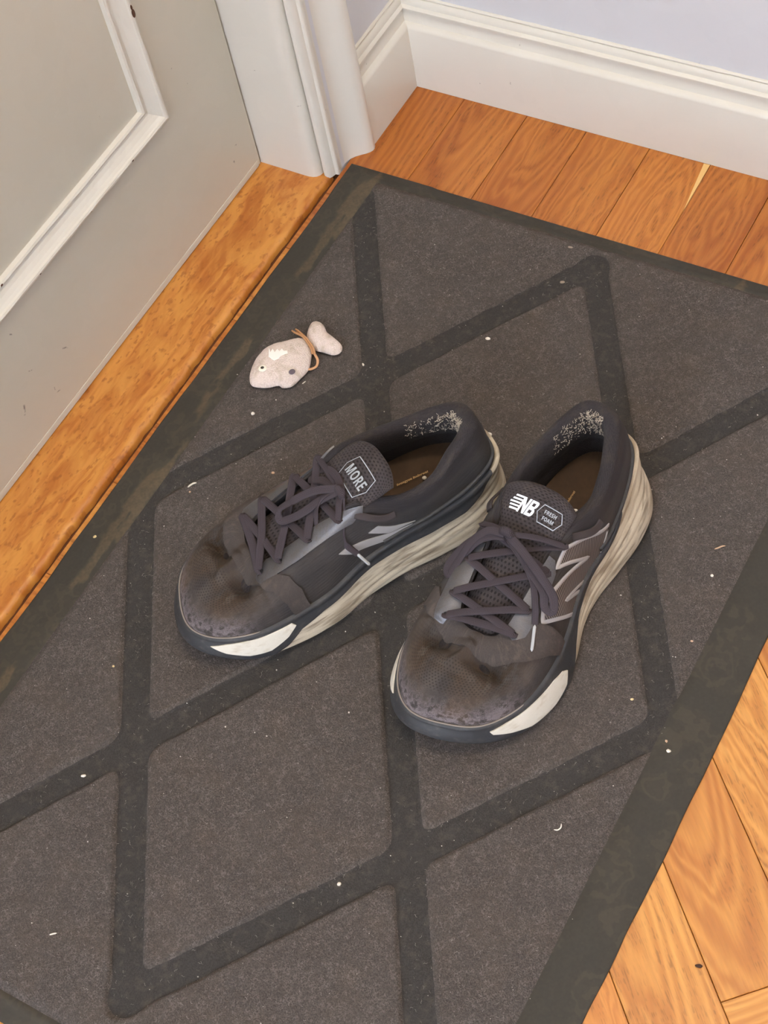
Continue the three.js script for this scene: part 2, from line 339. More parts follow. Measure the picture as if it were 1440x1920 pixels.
  const s = obj('filler_sliver', sl, oakPale, floor); s.userData.label = 'pale wedge of filler';
}
struct('ceiling', box(-0.14, ROOM.x1 + 0.1, CEILING, CEILING + 0.08, ROOM.z0 - 0.1, ROOM.z1 + 0.1), wallPaint);
struct('wall_back', box(-0.14, ROOM.x1 + 0.1, -0.0065, CEILING, ROOM.z0 - 0.1, ROOM.z0), wallPaint);
struct('wall_right', box(ROOM.x1, ROOM.x1 + 0.1, -0.0065, CEILING, ROOM.z0, ROOM.z1), wallPaint);
struct('wall_left', mergeGeometries([
  box(-0.14, WALLX, -0.0065, CEILING, ROOM.z0, 0.012), box(-0.14, WALLX, DOOR.h + 0.02, CEILING, 0.012, 0.874), box(-0.14, WALLX, -0.0065, CEILING, 0.874, ROOM.z1)]), wallPaint);
const WIN = [0.0, 1.1, 0.5, 2.2];                         // hall window behind the camera
struct('wall_front', mergeGeometries([
  box(-0.14, WIN[0], -0.0065, CEILING, ROOM.z1, ROOM.z1 + 0.1), box(WIN[1], ROOM.x1 + 0.1, -0.0065, CEILING, ROOM.z1, ROOM.z1 + 0.1),
  box(WIN[0], WIN[1], -0.0065, WIN[2], ROOM.z1, ROOM.z1 + 0.1), box(WIN[0], WIN[1], WIN[3], CEILING, ROOM.z1, ROOM.z1 + 0.1)]), wallPaint);
{
  const z0 = ROOM.z1 + 0.03, z1 = ROOM.z1 + 0.07, t = 0.05, [a, b, c, d] = WIN;
  const w = struct('window_1', mergeGeometries([box(a, a + t, c, d, z0, z1), box(b - t, b, c, d, z0, z1), box(a + t, b - t, c, c + t, z0, z1), box(a + t, b - t, d - t, d, z0, z1), box((a + b) / 2 - 0.02, (a + b) / 2 + 0.02, c + t, d - t, z0, z1)]), trimPaint);
  const glass = phys({ color: 0xffffff, transmission: 1, thickness: 0, roughness: 0, ior: 1.5 });
  for (const [p, q] of [[a + t, (a + b) / 2 - 0.02], [(a + b) / 2 + 0.02, b - t]]) obj('pane', box(p, q, c + t, d - t, z0 + 0.015, z0 + 0.019), glass, w);
}

// ---- door
{
  const X = DOOR.x, y0 = 0.0045, z0 = DOOR.z0 + 0.002, z1 = DOOR.z1 - 0.002, p = { y0: 0.167, y1: 0.93, z0: 0.1475, z1: 0.738 };
  const w = 0.0255, open = { y0: p.y0 + 0.004, y1: p.y1 - 0.004, z0: p.z0 + 0.004, z1: p.z1 - 0.004 };
  const T = 0.042;
  const door = struct('door_1', mergeGeometries([
    box(X - T, X, y0, open.y0, z0, z1), box(X - T, X, open.y0, DOOR.h - 0.004, z0, open.z0), box(X - T, X, open.y0, DOOR.h - 0.004, open.z1, z1), box(X - T, X, open.y1, DOOR.h - 0.004, open.z0, open.z1)]), doorPaint);
  obj('panel', box(X - T, X - 0.0068, open.y0, open.y1, open.z0, open.z1), doorPaint, door);
  const prof = [[0.0, -0.001], [0.0, 0.0042], [0.0012, 0.006], [0.0034, 0.0066], [0.0052, 0.0058], [0.0060, 0.0040], [0.0085, 0.0015], [0.0125, -0.0012], [0.0165, -0.0030], [0.0196, -0.0036], [0.0200, -0.0022], [0.0222, -0.0014], [0.0243, -0.0024], [0.0255, -0.0072]];
  const rect = (d) => [[p.y0 + d, p.z0 + d], [p.y0 + d, p.z1 - d], [p.y1 - d, p.z1 - d], [p.y1 - d, p.z0 + d]];
  for (let e = 0; e < 4; e++) {
    const len = e % 2 ? p.y1 - p.y0 : p.z1 - p.z0, nseg = 60;
    seed = 300 + e;
    const g = gridGeo(nseg, prof.length - 1, (u, v) => {
      const [d, h] = prof[Math.round(v * (prof.length - 1))], c = rect(d), a = c[e], b = c[(e + 1) % 4];
      const edge = h > 0.0055 || (h > -0.0024 && h < -0.001) ? (vnoise(u * len * 420, e * 9 + d * 900) - 0.5) * 0.0007 : 0;
      return V(X + h + edge, mixn(a[0], b[0], u), mixn(a[1], b[1], u));
    }, (u, v) => [u * len, v * 0.04], false);
    const m = obj('moulding', g.toNonIndexed(), trimPaint, door); m.geometry.computeVertexNormals();
  }
  // drip strip along the foot of the door
  obj('foot_strip', sweep([[y0, -0.0002], [y0, 0.0007], [0.0100, 0.0007], [0.0115, 0.0003], [0.0118, -0.0002]], z0 + 0.004, z1, (y, h, z) => V(X + h, y, z)), doorPaint, door);
  // paint chips on the moulding
  seed = 77;
  for (const [dz, dy, s, d] of [[0.1500, 0.2925, 0.0030, 0.0066], [0.1502, 0.299, 0.0018, 0.0066], [0.2110, 0.1695, 0.0012, 0.0062], [0.2801, 0.1690, 0.0008, 0.0062], [0.3617, 0.1688, 0.0010, 0.0062], [0.2534, 0.1888, 0.0014, -0.002], [0.2746, 0.1888, 0.0011, -0.002], [0.3067, 0.1888, 0.0007, -0.002], [0.3988, 0.1890, 0.0018, -0.002]]) {
    const g = new THREE.IcosahedronGeometry(s, 1); g.scale(0.35, dz < 0.16 ? 1.6 : 0.7, dz < 0.16 ? 0.7 : 1.3); g.translate(X + d, dy, dz);
    obj('paint_chip', g, chipWood, door);
  }
}
// ---- jambs, casing, sill
{
  const jambP = [[-0.138, 0.012], [-0.138, 0.0330], [-0.06, 0.0333], [-0.0380, 0.0336], [-0.0330, 0.0334], [-0.0285, 0.0325], [-0.0250, 0.0306], [-0.0225, 0.0275], [-0.0214, 0.0235], [-0.0214, 0.012]];
  const casP = [[-0.0214, 0.018], [-0.0205, 0.0222], [-0.0196, 0.0248], [-0.0176, 0.0264], [-0.0150, 0.0264], [-0.0128, 0.0250], [-0.0112, 0.0225], [-0.0102, 0.0195], [-0.0098, 0.0180], [-0.0072, 0.0176], [-0.0062, 0.0166], [-0.0060, 0.0148], [-0.0064, 0.0130],
    [-0.0078, 0.0100], [-0.0086, 0.0060], [-0.0086, 0.0015], [-0.0078, -0.0030], [-0.0060, -0.0078], [-0.0030, -0.0124], [0.0010, -0.0164], [0.0052, -0.0200], [0.0085, -0.0234], [0.0104, -0.0272], [0.0107, -0.0306], [0.0095, -0.0336], [0.0070, -0.0353], [0.0030, -0.0357], [WALLX - 0.004, -0.0357], [WALLX - 0.004, 0.012]];
  const up = (x, z, y) => V(x, y, z), other = (x, z, y) => V(x, y, 0.886 - z);
  struct('trim_1', sweep(jambP, 0.0, DOOR.h + 0.02, up), trimPaint);
  struct('trim_2', sweep(casP, 0.0, DOOR.h + 0.02, up), trimPaint);
  struct('trim_3', sweep(jambP.slice().reverse(), 0.0, DOOR.h + 0.02, other), trimPaint);
  struct('trim_4', sweep(casP.slice().reverse(), 0.0, DOOR.h + 0.02, other), trimPaint);
  struct('trim_5', box(-0.138, -0.012, DOOR.h, DOOR.h + 0.02, 0.0336, 0.8524), trimPaint);
  // varnished sill with a worn, rounded nose
  seed = 12;
  const nose = [[-0.138, -0.006], [-0.138, 0.0030], [-0.0210, 0.0030], [-0.0170, 0.0026], [-0.0142, 0.0012], [-0.0128, -0.0010], [-0.0120, -0.0060]];
  const g = gridGeo(nose.length - 1, 260, (u, v) => {
    const i = Math.round(u * (nose.length - 1)), [x, y] = nose[i], z = mixn(0.0200, 0.8515, v);
    const wob = i >= 2 ? (fbm(z * 70, 3.3, 3) - 0.5) * 0.0032 + (vnoise(z * 420, 8) - 0.5) * 0.0007 : 0;
    return V(x + wob, y, z);
  }, (u, v) => [nose[Math.round(u * (nose.length - 1))][0] / 0.14, 0.02 + v * 0.818 / 0.9], true);
  struct('trim_6', g, sillWood);
}
// ---- baseboards
{
  const prof = [[0.0160, 0.0], [0.0162, 0.030], [0.0160, 0.0775], [0.0152, 0.0796], [0.0132, 0.0816], [0.0108, 0.0826], [0.0098, 0.0830], [0.0086, 0.0862], [0.0079, 0.0905], [0.0078, 0.0945], [0.0084, 0.0962], [0.0098, 0.0972], [0.0098, 0.0988], [0.0082, 0.1003], [0.0062, 0.1010], [0.0060, 0.1030], [0.0052, 0.1058], [0.0030, 0.1082], [-0.001, 0.1090]];
  const bead = (len, place, s) => gridGeo(Math.round(len / 0.004), 6, (u, v) => {
    const a = v * Math.PI, r = 0.0016 + 0.0022 * Math.pow(fbm(u * len * 55, s, 3), 1.5);
    return place(r * Math.sin(a) * 1.2, 0.1088 + r * (1 - Math.cos(a)) * 0.8 - r * 0.4, u * len);
  }, (u, v) => [u * len, v * 0.01]);
  const place = (d, y, x) => V(x, y, ROOM.z0 + d);
  const back = struct('baseboard_back', sweep(prof, WALLX, ROOM.x1, place), trimPaint);
  obj('caulk_bead', bead(ROOM.x1, place, 4.4), trimPaint, back);
  const side = (d, y, z) => V(WALLX + d, y, ROOM.z0 + z);
  const left = struct('baseboard_left', sweep(prof.slice().reverse(), 0, 0.112, side), trimPaint);
  obj('caulk_bead', bead(0.112, side, 9.1), trimPaint, left);
  struct('baseboard_front', sweep(prof.slice().reverse(), ROOM.z0 + 1.065, ROOM.z1, (d, y, z) => V(WALLX + d, y, z)), trimPaint);
}
// ---- ceiling lamps: frosted globe with its own light
{
  const globe = std({ color: 0xffffff, emissive: LAMP_COLOR, emissiveIntensity: 3 }), brass = std({ color: 0xb08d4a, metalness: 1, roughness: 0.3 });
  LAMPS.forEach(([x, z, power], i) => {
    const t = thing('ceiling_lamp', i ? 'round frosted ceiling lamp nearer the window' : 'round frosted ceiling lamp above the doormat', 'lamp', null, [x, CEILING, z]);
    const r = 0.12, b = new THREE.SphereGeometry(r, 32, 20); b.translate(0, -r - 0.03, 0);
    obj('globe', b, globe, t).castShadow = false;
    const c = new THREE.LatheGeometry([[0, -0.045], [0.05, -0.045], [0.062, -0.03], [0.07, 0]].map((q) => new THREE.Vector2(...q)), 32);
    obj('ceiling_rose', c, brass, t);
    const L = new THREE.PointLight(LAMP_COLOR, power, 0, 2); L.position.set(0, -r - 0.03, 0); L.castShadow = true; L.shadow.radius = 6; L.shadow.bias = -0.002; L.shadow.mapSize.set(1024, 1024); t.add(L);
  });
}
// ------------------------------------------------------------------ running shoes
// Closed loops of 22 stations round the shoe (0 heel, 1-10 outer side, 11-12 toe, 13-21 inner side), in metres: b to the outer side, y up, s from heel to toe.
const GROUND = [[-0.003, 0.000], [0.024, 0.008], [0.041, 0.030], [0.047, 0.062], [0.046, 0.095], [0.044, 0.125], [0.047, 0.152], [0.057, 0.182], [0.063, 0.215], [0.058, 0.252], [0.040, 0.283], [0.012, 0.301],
  [-0.018, 0.305], [-0.042, 0.290], [-0.057, 0.258], [-0.060, 0.222], [-0.058, 0.185], [-0.050, 0.150], [-0.047, 0.115], [-0.048, 0.080], [-0.045, 0.040], [-0.028, 0.010]];
const FEATHER = [[-0.006, 0.057, 0.012], [0.014, 0.056, 0.018], [0.025, 0.052, 0.038], [0.033, 0.047, 0.068], [0.037, 0.043, 0.098], [0.037, 0.041, 0.126], [0.041, 0.038, 0.152], [0.049, 0.035, 0.181], [0.054, 0.033, 0.213], [0.051, 0.031, 0.249], [0.035, 0.031, 0.279], [0.010, 0.032, 0.293],
  [-0.017, 0.032, 0.297], [-0.037, 0.032, 0.283], [-0.050, 0.032, 0.254], [-0.052, 0.033, 0.220], [-0.050, 0.036, 0.184], [-0.043, 0.043, 0.150], [-0.040, 0.047, 0.116], [-0.040, 0.050, 0.083], [-0.037, 0.053, 0.046], [-0.026, 0.056, 0.018]];
const TOPLINE = [[-0.007, 0.106, 0.018], [0.009, 0.105, 0.023], [0.020, 0.100, 0.041], [0.0285, 0.094, 0.070], [0.033, 0.093, 0.098], [0.0275, 0.101, 0.128], [0.0225, 0.094, 0.152], [0.022, 0.084, 0.182], [0.021, 0.073, 0.210], [0.017, 0.067, 0.222], [0.009, 0.065, 0.2265], [0.000, 0.065, 0.2275],
  [-0.008, 0.065, 0.2265], [-0.015, 0.0665, 0.223], [-0.020, 0.072, 0.213], [-0.0225, 0.081, 0.192], [-0.0245, 0.092, 0.165], [-0.033, 0.101, 0.134], [-0.0405, 0.091, 0.105], [-0.0405, 0.091, 0.075], [-0.032, 0.101, 0.045], [-0.022, 0.106, 0.024]];
const INSOLE = [[-0.003, 0.046, 0.022], [0.015, 0.046, 0.028], [0.026, 0.045, 0.046], [0.030, 0.045, 0.070], [0.030, 0.045, 0.098], [0.030, 0.045, 0.126], [0.033, 0.043, 0.152], [0.040, 0.037, 0.181], [0.043, 0.035, 0.210], [0.040, 0.034, 0.240], [0.026, 0.034, 0.262], [0.008, 0.034, 0.275],
  [-0.014, 0.034, 0.278], [-0.030, 0.034, 0.267], [-0.041, 0.034, 0.244], [-0.043, 0.035, 0.217], [-0.041, 0.037, 0.184], [-0.034, 0.043, 0.150], [-0.031, 0.045, 0.116], [-0.031, 0.045, 0.083], [-0.028, 0.045, 0.052], [-0.018, 0.046, 0.029]];
const ARCH = [0.12, 0.12, 0.15, 0.2, 0.25, 0.4, 0.6, 0.8, 0.95, 1, 1, 1, 1, 1, 1, 0.95, 0.8, 0.6, 0.4, 0.25, 0.15, 0.12];
const ROLL = [0.0075, 0.0075, 0.007, 0.006, 0.0055, 0.004, 0.0016, 0.0012, 0.0012, 0.0012, 0.0012, 0.0012, 0.0012, 0.0012, 0.0012, 0.0012, 0.0016, 0.0035, 0.0042, 0.0048, 0.0065, 0.0075];
const ST = 22;
function loop(a) { const c = new THREE.CatmullRomCurve3(a.map((p) => (p.length === 2 ? V(p[0] * 1.085, 0, p[1] * 1.036) : V(p[0] * 1.085, p[1] * 1.03, p[2] * 1.036))), true, 'catmullrom', 0.5); return (phi) => c.getPoint((((phi % ST) + ST) % ST) / ST); }
function ring(a) { return (phi) => { phi = ((phi % ST) + ST) % ST; const i = Math.floor(phi), f = phi - i; return mixn(a[i], a[(i + 1) % ST], f * f * (3 - 2 * f)); }; }
const gLoop = loop(GROUND), bLoop = loop(FEATHER), tLoop = loop(TOPLINE), iLoop = loop(INSOLE), archAt = ring(ARCH), rollAt = ring(ROLL);
const plan = (f, phi) => { const a = f(phi - 0.05), b = f(phi + 0.05); return V(b.z - a.z, 0, -(b.x - a.x)).normalize(); };   // outward in plan
const rocker = (s) => (s < 0.035 ? 0.009 * Math.pow(1 - s / 0.035, 2) : 0) + (s > 0.212 ? 0.021 * Math.pow((s - 0.212) / 0.104, 1.7) : 0);
// upper, from the feather line (v = 0) to the top line (v = 1)
function upperAt(phi, v) {
  const B = bLoop(phi), T = tLoop(phi), k = archAt(phi), n = plan(bLoop, phi);
  const q = mixn(v, Math.sin(v * Math.PI / 2), k), r = mixn(v, 1 - Math.cos(v * Math.PI / 2), k);
  const p = V(mixn(B.x, T.x, r), mixn(B.y, T.y, q), mixn(B.z, T.z, r));
  p.addScaledVector(n, Math.sin(Math.PI * v) * mixn(0.0028, 0.001, k));
  // a ridge runs from the band towards the toe between two hollows
  { const t = clamp((p.z / 1.036 - 0.233) / 0.030), b = p.x / 1.085 - mixn(0.004, -0.006, t); p.y += 0.0045 * Math.exp(-((b / 0.0042) ** 2)) * sstep(0.226, 0.236, p.z / 1.036) * (1 - sstep(0.258, 0.268, p.z / 1.036)); }
  // walked-in creases of the toe box: two hollows beside a ridge
  const hollow = (b, s, rb, rs, d) => { const e = ((p.x / 1.085 - b) / rb) ** 2 + ((p.z / 1.036 - s) / rs) ** 2; if (e < 4) p.y -= d * Math.exp(-e * 1.6); };
  hollow(0.020, 0.2455, 0.020, 0.0095, 0.0165); hollow(-0.021, 0.2435, 0.0145, 0.0115, 0.0160); hollow(0.0, 0.2345, 0.03, 0.004, 0.002);
  hollow(0.0, 0.262, 0.022, 0.004, 0.003); hollow(0.034, 0.236, 0.02, 0.003, 0.002); hollow(-0.036, 0.232, 0.018, 0.003, 0.002);
  return p;
}
const flare = (phi) => { const p = ((phi % ST) + ST) % ST, d = Math.min(Math.abs(p - 0.2), ST + 0.2 - p); return 1 - sstep(0.6, 2.6, d); };
function midsoleAt(phi, w) {                                  // ground (w = 0) to feather line (w = 1)
  const G = gLoop(phi), B = bLoop(phi), n = plan(gLoop, phi), y0 = rocker(G.z);
  const p = V(mixn(G.x, B.x, Math.pow(w, 1.7)), mixn(y0, B.y + 0.0015, w), mixn(G.z, B.z, Math.pow(w, 1.7)));
  p.addScaledVector(n, -0.004 * Math.pow(1 - clamp(w / 0.14), 2) + 0.0018 * sstep(0.86, 0.98, w) * (1 - sstep(0.985, 1, w)) + 0.0050 * flare(phi) * sstep(0.55, 1, w));
  p.y += 0.006 * flare(phi) * sstep(0.5, 1, w);
  const back = 1 - sstep(150, 195, p.z * 1000);               // long sculpted grooves in the foam of midfoot and heel
  const wave = 0.42 + 0.16 * Math.sin(p.z * 19 + (p.x > 0 ? 0.4 : 1.2)), g1 = Math.exp(-(((w - wave) / 0.035) ** 2)), g2 = Math.exp(-(((w - wave + 0.17) / 0.03) ** 2)), g3 = Math.exp(-(((w - wave - 0.15) / 0.03) ** 2));
  p.addScaledVector(n, -0.0011 * back * (g1 + 0.6 * g2 + 0.5 * g3));
  return p;
}
function liningAt(phi, w) {                                   // padded roll, then down to the insole
  const T = tLoop(phi), I = iLoop(phi), n = plan(tLoop, phi), R = rollAt(phi);
  if (w < 0.4) { const a = (w / 0.4) * Math.PI; return T.clone().addScaledVector(n, -R * (1 - Math.cos(a))).add(V(0, R * 0.9 * Math.sin(a), 0)); }
  const t = (w - 0.4) / 0.6, A = T.clone().addScaledVector(n, -2 * R), pad = Math.sin(Math.PI * Math.min(1, t * 1.6)) * R * 0.5;
  return V(mixn(A.x, I.x, t), mixn(A.y, I.y, t), mixn(A.z, I.z, t)).addScaledVector(n, Math.sin(Math.PI * t) * 0.001 - pad);
}
function normalAt(f, phi, v) {
  const e = 0.02, h = 0.01, v0 = Math.max(0, v - h), v1 = Math.min(1, v + h);
  return f(phi + e, v).sub(f(phi - e, v)).cross(f(phi, v1).sub(f(phi, v0))).normalize().negate();
}
const SHOES = [
  { side: 1, at: [0.4278, 0.2492], dir: [-0.0945, 0.9955] },
  { side: -1, at: [0.3269, 0.2974], dir: [-0.5554, 0.8316] },
];
// ---- building helpers: geometry is made for a left shoe and mirrored for the right one
function mirror(g, side) {
  if (side > 0) return g;
  const p = g.attributes.position, n = g.attributes.normal;
  for (let i = 0; i < p.count; i++) { p.setX(i, -p.getX(i)); if (n) n.setX(i, -n.getX(i)); }
  const ix = g.index; if (ix) for (let i = 0; i < ix.count; i += 3) { const t = ix.getX(i); ix.setX(i, ix.getX(i + 1)); ix.setX(i + 1, t); }
  return g;
}
function bandGeo(f, nu, nv, uvf) {                             // closed band round the shoe
  const g = gridGeo(nu, nv, (u, v) => f(u * ST, v), uvf, true);
  return closeSeam(g, nu, nv);
}
// a thin applied piece on a surface f(phi, v): polygon in (phi, v), lifted by h, with an edge
function patchGeo(f, poly, h, levels = 4, uvf) {
  const c = poly.map((p) => new THREE.Vector2(p[0], p[1]));
  const pts = []; for (let i = 0; i < c.length; i++) { const a = c[i], b = c[(i + 1) % c.length], n = Math.max(1, Math.round(Math.hypot((b.x - a.x) * 0.6, b.y - a.y) / 0.35)); for (let k = 0; k < n; k++) pts.push(a.clone().lerp(b, k / n)); }
  let tris = THREE.ShapeUtils.triangulateShape(pts, []), V2 = pts.slice();
  for (let l = 0; l < levels; l++) {
    const mid = new Map(), next = [];
    const m = (a, b) => { const k = a < b ? a * 100000 + b : b * 100000 + a; let r = mid.get(k); if (r === undefined) { r = V2.length; V2.push(V2[a].clone().lerp(V2[b], 0.5)); mid.set(k, r); } return r; };
    for (const [a, b, d] of tris) { const x = m(a, b), y = m(b, d), z = m(d, a); next.push([a, x, z], [x, b, y], [z, y, d], [x, y, z]); }
    tris = next;
  }
  const pos = [], uv = [], idx = [], N = V2.length, edges = new Map();
  const P = V2.map((q) => f(q.x, q.y)), NN = V2.map((q) => normalAt(f, q.x, q.y));
  V2.forEach((q, i) => { const p = P[i].clone().addScaledVector(NN[i], h); pos.push(p.x, p.y, p.z); const t = uvf ? uvf(q.x, q.y, P[i]) : [q.x * 0.03, q.y * 0.06]; uv.push(...t); });
  let flip = null;
  for (const [a, b, d] of tris) {
    if (flip === null) { const A = P[a], n = P[b].clone().sub(A).cross(P[d].clone().sub(A)); if (n.length() > 1e-9) flip = n.dot(NN[a]) < 0; }
    const t = flip ? [a, d, b] : [a, b, d]; idx.push(...t);
    for (let k = 0; k < 3; k++) { const e = [t[k], t[(k + 1) % 3]]; const key = Math.min(...e) * 100000 + Math.max(...e); if (edges.has(key)) edges.delete(key); else edges.set(key, e); }
  }
  for (const [a, b] of edges.values()) {
    const k = pos.length / 3;
    for (const [i, off] of [[a, h], [b, h], [a, -0.0004], [b, -0.0004]]) { const p = P[i].clone().addScaledVector(NN[i], off); pos.push(p.x, p.y, p.z); uv.push(uv[i * 2], uv[i * 2 + 1]); }
    idx.push(k, k + 2, k + 1, k + 1, k + 2, k + 3);
  }
  const g = new THREE.BufferGeometry(); g.setAttribute('position', new THREE.Float32BufferAttribute(pos, 3)); g.setAttribute('uv', new THREE.Float32BufferAttribute(uv, 2)); g.setIndex(idx); g.computeVertexNormals();
  return g;
}
// a strip of constant width on a surface along a (phi, v) path
function stripGeo(f, path, width, h) {
  const pts = path.map((p) => f(p[0], p[1]));
  const dense = []; for (let i = 0; i < path.length - 1; i++) { const n = Math.max(3, Math.ceil(pts[i].distanceTo(pts[i + 1]) / 0.0025)); for (let k = 0; k < n + (i === path.length - 2 ? 1 : 0); k++) dense.push([mixn(path[i][0], path[i + 1][0], k / n), mixn(path[i][1], path[i + 1][1], k / n)]); }
  const P = dense.map((p) => f(p[0], p[1])), N = dense.map((p) => normalAt(f, p[0], p[1])), n = dense.length - 1;
  const S = dense.map((_, i) => { const t = P[Math.min(n, i + 1)].clone().sub(P[Math.max(0, i - 1)]).normalize(); return t.cross(N[i]).normalize(); });
  const row = [[-0.5, -0.2], [-0.5, 1], [0, 1], [0.5, 1], [0.5, -0.2]];
  return gridGeo(row.length - 1, n, (u, v) => { const i = Math.round(v * n), [w, k] = row[Math.round(u * (row.length - 1))]; return P[i].clone().addScaledVector(S[i], w * width).addScaledVector(N[i], k * h); }, (u, v) => [u * width, v * n * 0.0025], false);
}
// flat woven cord: an elliptic section swept along a curve
function cordGeo(points, width, thick, up = () => V(0, 1, 0), steps = 10, taper = 0) {
  const c = new THREE.CatmullRomCurve3(points.map((p) => V(...p)), false, 'centripetal'), n = steps * (points.length - 1), m = 10, P = c.getSpacedPoints(n);
  const g = gridGeo(m, n, (u, v) => {
    const i = Math.round(v * n), t = P[Math.min(n, i + 1)].clone().sub(P[Math.max(0, i - 1)]).normalize(), s = t.clone().cross(up(v, P[i])).normalize(), k = s.clone().cross(t).normalize(), a = u * PI2;
    const e = taper ? Math.sqrt(clamp(Math.min(v, 1 - v) / taper, 0.02, 1)) : 1, ca = Math.cos(a), sa = Math.sin(a);
    return P[i].clone().addScaledVector(s, Math.sign(ca) * Math.pow(Math.abs(ca), 0.7) * width / 2 * e).addScaledVector(k, Math.sign(sa) * Math.pow(Math.abs(sa), 0.7) * thick / 2 * e);
  }, (u, v) => [u * width * 2, v * c.getLength()], true);
  return closeSeam(g, m, n);
}
// ---- materials of the shoes
const knitBump = texture(256, 256, (u, v) => { const i = u * 24, j = v * 24; return 128 + 90 * Math.sin(i * PI2) * Math.sin(j * PI2) * 0.5 + (tileNoise(u, v, 60, 60, 2) - 0.5) * 120; }, false);
const upperMap = texture(1408, 384, (u, v) => {               // u: 22 stations round the shoe, v: feather line to top line
  const phi = u * ST, n = fbm(phi * 2.2, v * 5, 4), f = vnoise(u * 2600, v * 460), toe = sstep(8.4, 9.6, phi) * (1 - sstep(13.2, 14.6, phi));
  const side = 1 - sstep(7.4, 8.2, phi) * (1 - sstep(14.4, 15.2, phi)), rim = sstep(0.66, 0.8, v) * (1 - sstep(4.6, 5.2, phi) * (1 - sstep(16.8, 17.4, phi)));
  let c = lerp3([56, 52, 51], [80, 73, 69], clamp((n - 0.25) * 1.6));
  c = lerp3(c, lerp3([48, 46, 47], [62, 59, 59], n), side * 0.8);
  c = lerp3(c, [42, 39, 42], rim * 0.8);                       // darker knit of the collar
  c = lerp3(c, [74, 60, 48], clamp((fbm(phi * 1.3 + 40, v * 4, 4) - 0.44) * 3) * 0.75 * mixn(0.25, 1, toe));
  // dirt in the toe-box folds, plus painted shade that deepens the hollows
  const soilShade = Math.max(Math.exp(-(((phi - 9.5) / 0.9) ** 2) - ((v - 0.62) / 0.14) ** 2), Math.exp(-(((phi - 13.0) / 0.7) ** 2) - ((v - 0.62) / 0.14) ** 2)) * sstep(0.3, 0.55, fbm(phi * 6 + 3, v * 14, 4));
  c = lerp3(c, [52, 38, 24], soilShade * 0.8);
  // dry dust streaked over the toe, with a ragged edge
  const streak = fbm(phi * 7, v * 17, 4), dust = toe * (1 - sstep(0.16, 0.5, v + (streak - 0.5) * 0.5)) * sstep(0.28, 0.66, streak + (f - 0.5) * 0.4);
  c = lerp3(c, [142, 131, 135], dust * 0.85);
  // open knit: rows of little holes on the vamp
  const hu = phi * 7.5 + (Math.floor(v * 44) % 2) * 0.5, hv = v * 44, hole = (1 - sstep(0.10, 0.3, Math.hypot((hu % 1) - 0.5, ((hv % 1) - 0.5) * 0.8))) * toe * sstep(0.42, 0.5, v) * (1 - sstep(0.72, 0.8, v));
  c = lerp3(c, [34, 30, 27], hole * 0.75);
  const g = 0.9 + 0.2 * f;
  return [c[0] * g, c[1] * g, c[2] * g];
});
upperMap.wrapT = THREE.ClampToEdgeWrapping;
const foamMap = texture(1024, 256, (u, v) => {
  const s = fbm(u * 26, v * 12, 4), d = fbm(u * 40 + 9, v * 16, 4), f = vnoise(u * 1600, v * 300);
  let c = lerp3([206, 194, 172], [158, 142, 120], clamp((s - 0.38) * 2.2));
  c = lerp3(c, [118, 103, 86], clamp((d - 0.54) * 3.4) * 0.7);
  return c.map((x) => x * (0.95 + 0.1 * f));
});
const fabricNoise = (a, b, dust, s) => texture(256, 256, (u, v) => { const f = tileNoise(u, v, 90, 90, 2), d = tileNoise(u, v, 8 + s, 8, 4); return lerp3(lerp3(a, b, f), dust, clamp((d - 0.5) * 2.5) * 0.6); });
